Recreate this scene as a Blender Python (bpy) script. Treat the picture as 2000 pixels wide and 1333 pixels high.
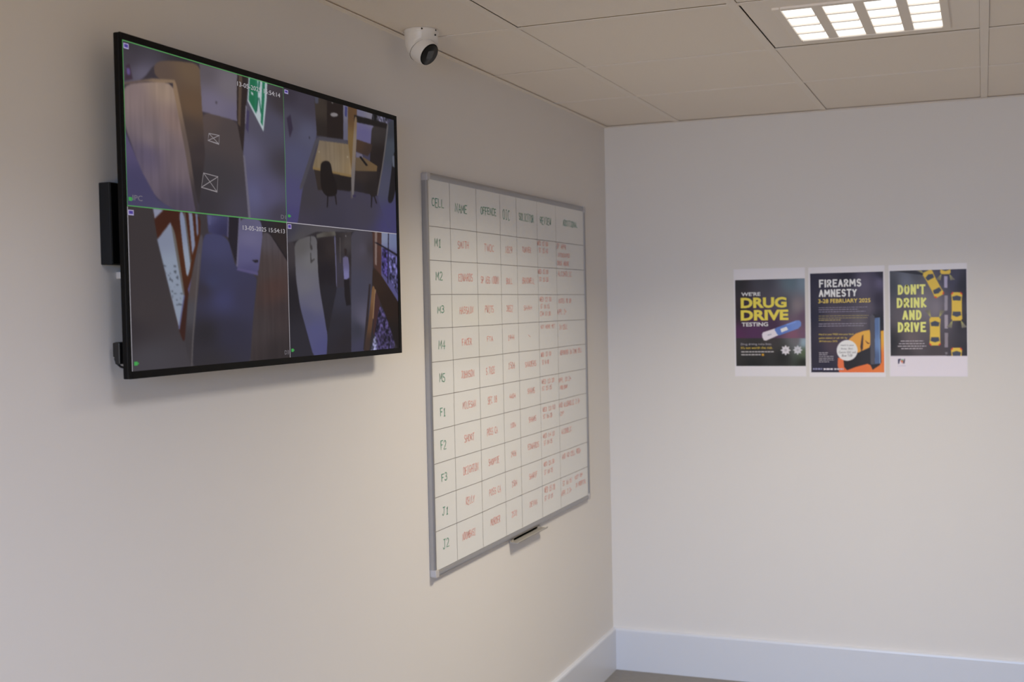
import bpy, bmesh, math, random
import numpy as np
from mathutils import Vector, Matrix

for o in list(bpy.data.objects):
    bpy.data.objects.remove(o)
scene = bpy.context.scene
COL = scene.collection

# ------------------------------------------------------------------ camera, exposure, world, daylight
H = 2.349                                   # ceiling height
CAM_LOC = Vector((1.5125, -4.9621, 1.5892))
YAW, PITCH, ROLL = -0.3760, -0.0296, -0.0207
_w = Vector((math.sin(YAW) * math.cos(PITCH), math.cos(YAW) * math.cos(PITCH), math.sin(PITCH)))
_r0 = Vector((math.cos(YAW), -math.sin(YAW), 0))
_u0 = _r0.cross(_w)
_r = _r0 * math.cos(ROLL) + _u0 * math.sin(ROLL)
_u = -_r0 * math.sin(ROLL) + _u0 * math.cos(ROLL)
cam = bpy.data.cameras.new('camera')
cam.sensor_width = 36.0
cam.lens = 2336.0 / 2000.0 * 36.0
cam.dof.use_dof = True
cam.dof.focus_distance = 2.9
cam.dof.aperture_fstop = 5.0
cam.clip_start = 0.05
camo = bpy.data.objects.new('camera', cam)
camo.matrix_world = Matrix(((_r.x, _u.x, -_w.x, CAM_LOC.x), (_r.y, _u.y, -_w.y, CAM_LOC.y),
                            (_r.z, _u.z, -_w.z, CAM_LOC.z), (0, 0, 0, 1)))
COL.objects.link(camo)
scene.camera = camo

vs = scene.view_settings
vs.view_transform = 'Standard'
vs.look = 'None'
vs.exposure = 0.0
vs.gamma = 1.0
vs.use_curve_mapping = False
scene.cycles.use_denoising = True
scene.cycles.max_bounces = 10
scene.cycles.diffuse_bounces = 8
scene.cycles.sample_clamp_indirect = 4.0

world = bpy.data.worlds.new('world')
scene.world = world
world.use_nodes = True
world.node_tree.nodes['Background'].inputs[0].default_value = (0.4, 0.45, 0.5, 1)
world.node_tree.nodes['Background'].inputs[1].default_value = 0.1

ROOM_X, ROOM_Y = 4.4, -7.0                  # right wall, wall behind the camera
WIN = (0.3, 2.2, 0.65, 2.2)                 # window in the wall behind the camera: x0, x1, z0, z1
def area_lamp(name, loc, rot, sx, sy, spread, watts, parent=None):
    l = bpy.data.lights.new(name, 'AREA')
    l.shape = 'RECTANGLE'
    l.size, l.size_y = sx, sy
    l.spread = math.radians(spread)
    l.energy = max(watts)
    l.color = tuple(v / max(watts) for v in watts)
    o = bpy.data.objects.new(name, l)
    o.location = loc
    o.rotation_euler = tuple(math.radians(v) for v in rot)
    o.parent = parent
    COL.objects.link(o)
    return o
# daylight through that window: the sky sends its light down to the floor and the foot of the walls,
# an added warm fill lamp, no part of that daylight, shines straight in
area_lamp('sky_light', (1.3, ROOM_Y + .10, 1.6), (65, 0, 0), 1.8, 1.2, 90, (5.4, 19.4, 45.2))
area_lamp('warm_fill', (0.9, ROOM_Y + .10, 1.2), (80, 0, 0), 1.2, 1.1, 180, (46.5, 29.5, 1.0))
LAMP_WATTS = (25.6, 23.0, 18.4)                          # the ceiling light in view
FILL_LAMP_WATTS = (10.8, 11.0, 12.6)                        # unseen lamp added as fill, four tiles back
LAMP_SPREAD = 140

# ------------------------------------------------------------------ helpers
def lin(c):
    return tuple(((v / 255) / 12.92 if v / 255 <= 0.04045 else ((v / 255 + 0.055) / 1.055) ** 2.4) for v in c)

def mat(name, rgb, rough=0.5, metal=0.0, spec=0.5, noise=0.0, scale=60.0, bump=0.0, coat=0.0):
    m = bpy.data.materials.new(name)
    m.use_nodes = True
    nt = m.node_tree
    b = nt.nodes['Principled BSDF']
    c = (*lin(rgb), 1)
    b.inputs['Base Color'].default_value = c
    b.inputs['Roughness'].default_value = rough
    b.inputs['Metallic'].default_value = metal
    b.inputs['Specular IOR Level'].default_value = spec
    b.inputs['Coat Weight'].default_value = coat
    if noise or bump:
        tc = nt.nodes.new('ShaderNodeTexCoord')
        n = nt.nodes.new('ShaderNodeTexNoise')
        n.inputs['Scale'].default_value = scale
        n.inputs['Detail'].default_value = 4
        nt.links.new(tc.outputs['Object'], n.inputs['Vector'])
        if noise:
            mx = nt.nodes.new('ShaderNodeMix')
            mx.data_type = 'RGBA'
            mx.inputs['A'].default_value = tuple(v * (1 - noise) for v in c[:3]) + (1,)
            mx.inputs['B'].default_value = tuple(min(1, v * (1 + noise)) for v in c[:3]) + (1,)
            nt.links.new(n.outputs['Fac'], mx.inputs['Factor'])
            nt.links.new(mx.outputs['Result'], b.inputs['Base Color'])
        if bump:
            bp = nt.nodes.new('ShaderNodeBump')
            bp.inputs['Strength'].default_value = bump
            bp.inputs['Distance'].default_value = 0.001
            nt.links.new(n.outputs['Fac'], bp.inputs['Height'])
            nt.links.new(bp.outputs['Normal'], b.inputs['Normal'])
    return m

def glow(name, rgb, strength):
    m = bpy.data.materials.new(name)
    m.use_nodes = True
    b = m.node_tree.nodes['Principled BSDF']
    b.inputs['Base Color'].default_value = (0.02, 0.02, 0.02, 1)
    b.inputs['Roughness'].default_value = 0.4
    b.inputs['Specular IOR Level'].default_value = 0.2
    b.inputs['Emission Color'].default_value = (*rgb, 1)
    b.inputs['Emission Strength'].default_value = strength
    return m

def attr_mat(name, emit, rough, spec=0.5):
    m = bpy.data.materials.new(name)
    m.use_nodes = True
    nt = m.node_tree
    b = nt.nodes['Principled BSDF']
    a = nt.nodes.new('ShaderNodeAttribute')
    a.attribute_name = 'ink'
    b.inputs['Roughness'].default_value = rough
    b.inputs['Specular IOR Level'].default_value = spec
    if emit:
        b.inputs['Base Color'].default_value = (0.004, 0.004, 0.004, 1)
        nt.links.new(a.outputs['Color'], b.inputs['Emission Color'])
        b.inputs['Emission Strength'].default_value = 1.0
    else:
        nt.links.new(a.outputs['Color'], b.inputs['Base Color'])
    return m

def link(name, mesh, parent=None, loc=(0, 0, 0), rot=(0, 0, 0)):
    o = bpy.data.objects.new(name, mesh)
    COL.objects.link(o)
    o.location = loc
    o.rotation_euler = rot
    if parent is not None:
        o.parent = parent
    return o

def empty(name, loc):
    o = bpy.data.objects.new(name, None)
    o.empty_display_size = 0.05
    COL.objects.link(o)
    o.location = loc
    return o

def tag(o, label, cat, group=None):
    o['label'] = label
    o['category'] = cat
    if group:
        o['group'] = group
    return o

def structure(o, label=None, cat=None):
    o['kind'] = 'structure'
    if label:
        o['label'] = label
        o['category'] = cat
    return o

class MB:
    """collects shapes and builds ONE mesh"""
    def __init__(self):
        self.bm = bmesh.new()
    def box(self, x0, x1, y0, y1, z0, z1, bevel=0.0, seg=2):
        t = bmesh.new()
        bmesh.ops.create_cube(t, size=1.0)
        for v in t.verts:
            v.co = Vector((x0 + (v.co.x + .5) * (x1 - x0), y0 + (v.co.y + .5) * (y1 - y0), z0 + (v.co.z + .5) * (z1 - z0)))
        if bevel:
            bmesh.ops.bevel(t, geom=t.edges[:], offset=bevel, segments=seg, profile=0.5, affect='EDGES')
        self.merge(t)
        return self
    def merge(self, t):
        me = bpy.data.meshes.new('t')
        t.to_mesh(me)
        t.free()
        self.bm.from_mesh(me)
        bpy.data.meshes.remove(me)
    def poly(self, pts):
        vs = [self.bm.verts.new(p) for p in pts]
        try:
            self.bm.faces.new(vs)
        except ValueError:
            pass
        return self
    def lathe(self, prof, seg=48, m=None, smooth=True):
        """prof: list of (radius, height) about local z"""
        t = bmesh.new()
        rings = []
        for r, z in prof:
            if r < 1e-6:
                rings.append([t.verts.new((0, 0, z))])
            else:
                rings.append([t.verts.new((r * math.cos(2 * math.pi * i / seg), r * math.sin(2 * math.pi * i / seg), z)) for i in range(seg)])
        for a, b in zip(rings, rings[1:]):
            for i in range(seg):
                j = (i + 1) % seg
                if len(a) == 1 and len(b) == 1:
                    continue
                if len(a) == 1:
                    f = t.faces.new((a[0], b[i], b[j]))
                elif len(b) == 1:
                    f = t.faces.new((a[i], a[j], b[0]))
                else:
                    f = t.faces.new((a[i], a[j], b[j], b[i]))
                f.smooth = smooth
        bmesh.ops.recalc_face_normals(t, faces=t.faces[:])
        if m is not None:
            bmesh.ops.transform(t, matrix=m, verts=t.verts[:])
        self.merge(t)
        return self
    def tube(self, pts, r, seg=10):
        pts = [Vector(p) for p in pts]
        rings = []
        for i, p in enumerate(pts):
            d = (pts[min(i + 1, len(pts) - 1)] - pts[max(i - 1, 0)]).normalized()
            a = d.orthogonal().normalized() if i == 0 else (rings[-1][1] - d * rings[-1][1].dot(d)).normalized()
            b = d.cross(a)
            rings.append(([self.bm.verts.new(p + (a * math.cos(2 * math.pi * k / seg) + b * math.sin(2 * math.pi * k / seg)) * r) for k in range(seg)], a))
        for (A, _), (B, _) in zip(rings, rings[1:]):
            for k in range(seg):
                f = self.bm.faces.new((A[k], A[(k + 1) % seg], B[(k + 1) % seg], B[k]))
                f.smooth = True
        self.bm.faces.new(rings[0][0][::-1])
        self.bm.faces.new(rings[-1][0])
        return self
    def extrude_profile(self, prof, p0, p1, ax_u, ax_v):
        """closed 2-D profile swept straight from p0 to p1"""
        p0, p1, u, v = Vector(p0), Vector(p1), Vector(ax_u), Vector(ax_v)
        A = [self.bm.verts.new(p0 + u * a + v * b) for a, b in prof]
        B = [self.bm.verts.new(p1 + u * a + v * b) for a, b in prof]
        n = len(prof)
        fs = [self.bm.faces.new((A[i], A[(i + 1) % n], B[(i + 1) % n], B[i])) for i in range(n)]
        fs += [self.bm.faces.new(A[::-1]), self.bm.faces.new(B)]
        bmesh.ops.recalc_face_normals(self.bm, faces=fs)
        return self
    def build(self, name, m, parent=None, loc=(0, 0, 0), rot=(0, 0, 0)):
        me = bpy.data.meshes.new(name)
        self.bm.to_mesh(me)
        self.bm.free()
        me.materials.append(m)
        return link(name, me, parent, loc, rot)

# ---- flat pictures (what a screen shows, what a poster has printed on it), painted into a fine grid of vertices
def inside(pts, X, Y):
    r = np.zeros(X.shape, bool)
    n = len(pts)
    for i in range(n):
        x1, y1 = pts[i]
        x2, y2 = pts[(i + 1) % n]
        if y1 == y2:
            continue
        c = ((y1 > Y) != (y2 > Y)) & (X < (x2 - x1) * (Y - y1) / (y2 - y1) + x1)
        r ^= c
    return r

def smooth_noise(rng, n, m, fy, fx):
    g = rng.random((fy + 2, fx + 2))
    yy = np.linspace(0, fy, n)
    xx = np.linspace(0, fx, m)
    yi, xi = yy.astype(int), xx.astype(int)
    ty, tx = (yy - yi)[:, None], (xx - xi)[None, :]
    return (g[yi][:, xi] * (1 - ty) * (1 - tx) + g[yi + 1][:, xi] * ty * (1 - tx) + g[yi][:, xi + 1] * (1 - ty) * tx + g[yi + 1][:, xi + 1] * ty * tx)

def rounded(pts, r):
    """bend corners into short curves: cut each at r or a quarter of its edge"""
    for _ in range(2):
        o = []
        n = len(pts)
        for i in range(n):
            (ax, ay), (bx, by) = pts[i], pts[(i + 1) % n]
            d = math.hypot(bx - ax, by - ay) or 1e-9
            t = min(.25, r / d)
            o += [(ax + (bx - ax) * t, ay + (by - ay) * t), (bx - (bx - ax) * t, by - (by - ay) * t)]
        pts = o
        r *= .5
    return pts

def paint(shapes, nx, ny, x0, x1, y0, y1, seed=1, ss=2, soft=0, passes=1):
    """rows run from y0 to y1; returns ny x nx linear rgb"""
    rng = np.random.default_rng(seed)
    N, M = ny * ss, nx * ss
    X, Y = np.meshgrid(x0 + (np.arange(M) + .5) / M * (x1 - x0), y0 + (np.arange(N) + .5) / N * (y1 - y0))
    img = np.zeros((N, M, 3))
    for sh in shapes:
        pts, col = sh[0], sh[1]
        if soft and 5 < len(pts) < 20 and max(q[1] for q in pts) - min(q[1] for q in pts) > .25:
            pts = rounded(pts, soft)
        k = inside(pts, X, Y)
        if isinstance(col, list):
            wsum = np.zeros(X.shape)
            acc = np.zeros(X.shape + (3,))
            for cx, cy, r, g, b in col:
                wgt = 1.0 / (((X - cx) / (x1 - x0)) ** 2 + ((Y - cy) / (y1 - y0)) ** 2 + 1e-3) ** 1.3
                wsum += wgt
                acc += wgt[..., None] * np.array((r, g, b), float)
            c = acc / wsum[..., None]
        else:
            c = np.broadcast_to(np.array(col, float), X.shape + (3,)).copy()
        kind = sh[2] if len(sh) > 2 else None
        if kind == 'streak':
            c = c * (0.94 + 0.12 * smooth_noise(rng, N, M, 5, 90))[..., None]
        elif kind == 'foliage':
            f = .6 * smooth_noise(rng, N, M, 75, 100) + .4 * smooth_noise(rng, N, M, 30, 40)
            c = c * (0.3 + 1.25 * np.clip((f - .25) * 1.9, 0, 1))[..., None]
        elif kind == 'specks':
            f = smooth_noise(rng, N, M, 70, 90)
            low = (Y > y0 + (y1 - y0) * .35)
            c = np.where(((f > .8) & low)[..., None], c * .55, c)
        img[k] = c[k]
    img = img.reshape(ny, ss, nx, ss, 3).mean((1, 3))
    # soften by one cell, as a screen or a print does
    for _ in range(passes):
        p = np.pad(img, ((1, 1), (1, 1), (0, 0)), 'edge')
        img = (p[1:-1, 1:-1] * 4 + p[:-2, 1:-1] + p[2:, 1:-1] + p[1:-1, :-2] + p[1:-1, 2:]) / 8
    v = np.clip(img / 255, 0, 1)
    return np.where(v <= .04045, v / 12.92, ((v + .055) / 1.055) ** 2.4)

def picture(name, rgb, origin, du, dv, m, parent):
    """grid of vertices, first row at origin, columns along du, rows along dv; rgb ny x nx x 3"""
    ny, nx = rgb.shape[:2]
    u = np.linspace(0, 1, nx)[None, :, None]
    v = np.linspace(0, 1, ny)[:, None, None]
    co = np.array(origin) + u * np.array(du) + v * np.array(dv)
    me = bpy.data.meshes.new(name)
    i = np.arange(ny * nx).reshape(ny, nx)
    q = np.stack([i[:-1, :-1], i[1:, :-1], i[1:, 1:], i[:-1, 1:]], -1).reshape(-1, 4)
    me.vertices.add(ny * nx)
    me.vertices.foreach_set('co', co.reshape(-1).astype(np.float32))
    me.loops.add(q.size)
    me.loops.foreach_set('vertex_index', q.reshape(-1).astype(np.int32))
    me.polygons.add(len(q))
    me.polygons.foreach_set('loop_start', (np.arange(len(q)) * 4).astype(np.int32))
    me.update(calc_edges=True)
    a = me.color_attributes.new('ink', 'FLOAT_COLOR', 'POINT')
    c = np.ones((ny * nx, 4), np.float32)
    c[:, :3] = rgb.reshape(-1, 3)
    a.data.foreach_set('color', c.reshape(-1))
    me.materials.append(m)
    return link(name, me, parent)

# ---- type set in Blender's own font, as flat mesh
def type_mesh(body, bold=0):
    cu = bpy.data.curves.new('type', 'FONT')
    cu.body = body
    cu.size = 1.0
    cu.offset = (0, 0.026, 0.042, 0.016)[bold]
    cu.resolution_u = 3
    o = bpy.data.objects.new('type', cu)
    COL.objects.link(o)
    dg = bpy.context.evaluated_depsgraph_get()
    me = bpy.data.meshes.new_from_object(o.evaluated_get(dg))
    bpy.data.objects.remove(o)
    bpy.data.curves.remove(cu)
    return me

def set_type(mb, body, p, du, dv, w, h, bold=0, shear=0.0):
    """fit text into a box w x h whose lower-left corner is p; shear = rise along the line"""
    me = type_mesh(body, bold)
    xs = [v.co.x for v in me.vertices]
    ys = [v.co.y for v in me.vertices]
    x0, x1, y0, y1 = min(xs), max(xs), min(ys), max(ys)
    p, du, dv = Vector(p), Vector(du), Vector(dv)
    base = len(mb.bm.verts)
    vs = [mb.bm.verts.new(p + du * ((v.co.x - x0) / (x1 - x0) * w) + dv * ((v.co.y - y0) / (y1 - y0) * h + shear * (v.co.x - x0) / (x1 - x0))) for v in me.vertices]
    for f in me.polygons:
        try:
            mb.bm.faces.new([vs[i] for i in f.vertices])
        except ValueError:
            pass
    bpy.data.meshes.remove(me)

# ---- marker-pen capitals: strokes on a unit cell
def arc(cx, cy, rx, ry, a0, a1, n=9):
    return [(cx + rx * math.cos(math.radians(a0 + (a1 - a0) * i / n)), cy + ry * math.sin(math.radians(a0 + (a1 - a0) * i / n))) for i in range(n + 1)]
GLYPH = {
 'A': [[(0, 0), (.5, 1), (1, 0)], [(.2, .38), (.82, .38)]],
 'B': [[(.05, 0), (.05, 1)], [(.05, 1)] + arc(.45, .77, .42, .23, 90, -90) + [(.05, .54)], [(.45, .54)] + arc(.5, .27, .45, .27, 90, -90) + [(.05, 0)]],
 'C': [arc(.55, .5, .52, .5, 50, 310, 12)],
 'D': [[(.08, 0), (.08, 1)], [(.08, 1)] + arc(.35, .5, .62, .5, 90, -90, 12) + [(.08, 0)]],
 'E': [[(.95, 1), (.08, 1), (.08, 0), (.95, 0)], [(.08, .52), (.75, .52)]],
 'F': [[(.95, 1), (.08, 1), (.08, 0)], [(.08, .52), (.75, .52)]],
 'G': [arc(.55, .5, .52, .5, 50, 300, 12) + [(.95, .45), (.55, .45)]],
 'H': [[(.05, 0), (.05, 1)], [(.95, 0), (.95, 1)], [(.05, .5), (.95, .5)]],
 'I': [[(.5, 0), (.5, 1)], [(.2, 1), (.8, 1)], [(.2, 0), (.8, 0)]],
 'J': [[(.2, 1), (.95, 1)], [(.65, 1), (.65, .25)] + arc(.36, .22, .3, .24, 0, -170, 8)],
 'K': [[(.08, 0), (.08, 1)], [(.92, 1), (.08, .45), (.95, 0)]],
 'L': [[(.1, 1), (.1, 0), (.95, 0)]],
 'M': [[(0, 0), (.08, 1), (.5, .35), (.92, 1), (1, 0)]],
 'N': [[(.05, 0), (.05, 1), (.95, 0), (.95, 1)]],
 'O': [arc(.5, .5, .48, .5, 90, 450, 16)],
 'P': [[(.08, 0), (.08, 1)] + arc(.45, .74, .45, .26, 90, -90) + [(.08, .48)]],
 'Q': [arc(.5, .5, .48, .5, 90, 450, 16), [(.6, .3), (1, -.05)]],
 'R': [[(.08, 0), (.08, 1)] + arc(.45, .74, .45, .26, 90, -90) + [(.08, .48)], [(.4, .48), (.98, 0)]],
 'S': [arc(.5, .75, .43, .25, 30, 270, 10) + arc(.5, .25, .45, .25, 90, -150, 10)],
 'T': [[(0, 1), (1, 1)], [(.5, 1), (.5, 0)]],
 'U': [[(.05, 1), (.05, .3)] + arc(.5, .3, .45, .3, 180, 360, 8) + [(.95, 1)]],
 'V': [[(0, 1), (.5, 0), (1, 1)]],
 'W': [[(0, 1), (.25, 0), (.5, .7), (.75, 0), (1, 1)]],
 'X': [[(0, 0), (1, 1)], [(0, 1), (1, 0)]],
 'Y': [[(0, 1), (.5, .5), (1, 1)], [(.5, .5), (.45, 0)]],
 'Z': [[(0, 1), (1, 1), (0, 0), (1, 0)]],
 '0': [arc(.5, .5, .42, .5, 90, 450, 16)],
 '1': [[(.2, .78), (.55, 1), (.55, 0)], [(.2, 0), (.9, 0)]],
 '2': [arc(.48, .72, .42, .28, 160, -35, 9) + [(.05, 0), (1, 0)]],
 '3': [arc(.42, .76, .44, .24, 150, -90, 9), arc(.42, .27, .5, .27, 90, -150, 10)],
 '4': [[(.7, 0), (.7, 1), (.05, .35), (1, .35)]],
 '5': [[(.92, 1), (.15, 1), (.12, .58)] + arc(.42, .3, .48, .3, 110, -150, 10)],
 '6': [[(.8, 1)] + arc(.5, .3, .42, .3, 150, 510, 14)],
 '7': [[(.05, 1), (.95, 1), (.4, 0)]],
 '8': [arc(.5, .76, .38, .24, 90, 450, 12), arc(.5, .26, .44, .26, 90, 450, 12)],
 '9': [arc(.48, .7, .4, .3, 0, 360, 12) + [(.85, .7), (.6, 0)]],
 '(': [arc(.9, .5, .6, .62, 130, 230, 6)], ')': [arc(.1, .5, .6, .62, 50, -50, 6)],
 ':': [[(.5, .68), (.5, .76)], [(.5, .2), (.5, .28)]], '.': [[(.5, 0), (.5, .09)]],
 '+': [[(.1, .45), (.9, .45)], [(.5, .1), (.5, .8)]], '-': [[(.1, .45), (.9, .45)]], '\\': [[(.1, .9), (.9, .1)]], ' ': [],
}

def stroke(mb, pts, wd, x):
    """a pen stroke as a flat ribbon in the plane x = const; pts are (y, z)"""
    n = len(pts)
    L, R = [], []
    for i, (a, b) in enumerate(pts):
        a0, b0 = pts[max(i - 1, 0)]
        a1, b1 = pts[min(i + 1, n - 1)]
        d = math.hypot(a1 - a0, b1 - b0) or 1e-9
        ty, tz = (a1 - a0) / d, (b1 - b0) / d
        e = wd / 2
        ca, cb = a, b
        if i == 0:
            ca, cb = a - ty * e * .7, b - tz * e * .7
        elif i == n - 1:
            ca, cb = a + ty * e * .7, b + tz * e * .7
        else:                                    # keep the width through a corner
            d1 = math.hypot(a - a0, b - b0) or 1e-9
            e = min(e / max(.35, abs((a - a0) / d1 * ty + (b - b0) / d1 * tz)), wd)
        L.append(mb.bm.verts.new((x, ca - tz * e, cb + ty * e)))
        R.append(mb.bm.verts.new((x, ca + tz * e, cb - ty * e)))
    for i in range(n - 1):
        mb.bm.faces.new((L[i], R[i], R[i + 1], L[i + 1]))

def block_type(mb, body, p, w, h, t, y):
    """heavy condensed capitals printed in the plane y = const: strokes t thick filling a box w x h"""
    wid = {'I': .42, "'": .42, '-': .6, '1': .7, 'M': 1.25, 'W': 1.25, ' ': .45}
    tot = sum(wid.get(c, 1) for c in body)
    unit = w / tot
    x = p[0]
    base = len(mb.bm.verts)
    lift = 0.0
    for c in body:
        cw = unit * wid.get(c, 1)
        gl = {'I': [[(.5, 0), (.5, 1)]], "'": [[(.5, .72), (.5, 1)]]}.get(c, GLYPH.get(c, []))
        ix = t / 2 + unit * .05
        for st in gl:
            q = [(x + ix + (cw - 2 * ix) * a, p[1] + t / 2 + (h - t) * b) for a, b in st]
            segs = [q]
            if len(q) <= 5:                     # straight-limbed letter: one squared bar per limb
                segs = []
                for (a0, b0), (a1, b1) in zip(q, q[1:]):
                    d = math.hypot(a1 - a0, b1 - b0)
                    e = t * (.15 if abs(a1 - a0) < 1e-6 or abs(b1 - b0) < 1e-6 else -.10) / d
                    segs.append([(a0 - (a1 - a0) * e, b0 - (b1 - b0) * e), (a1 + (a1 - a0) * e, b1 + (b1 - b0) * e)])
            for sg in segs:
                stroke(mb, sg, t, y - lift)     # each stroke lies a hair over the last, as ink does
                lift += .00004
        x += cw
    for v in list(mb.bm.verts)[base:]:            # stroke() works in x = const; turn it to face the room
        v.co = Vector((v.co.y, v.co.x, v.co.z))

def handwrite(mb, body, cy, cz, w, h, wd, x, rng):
    n = len(body)
    cell = w / n
    lift = 0.0
    for i, ch in enumerate(body):
        gl = GLYPH.get(ch, [])
        k = .55 if ch in '.:1I' else .78
        gw = cell * k
        y0 = cy - w / 2 + cell * i + (cell - gw) / 2 + rng.uniform(-.05, .05) * cell
        sc = rng.uniform(.9, 1.1)
        z0 = cz - h * sc / 2 + rng.uniform(-.06, .06) * h
        sl = rng.uniform(-.04, .1)
        for st in gl:
            stroke(mb, [(y0 + gw * a + sl * h * (b - .5), z0 + h * sc * b) for a, b in st], wd, x + lift)
            lift += .00003

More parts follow.
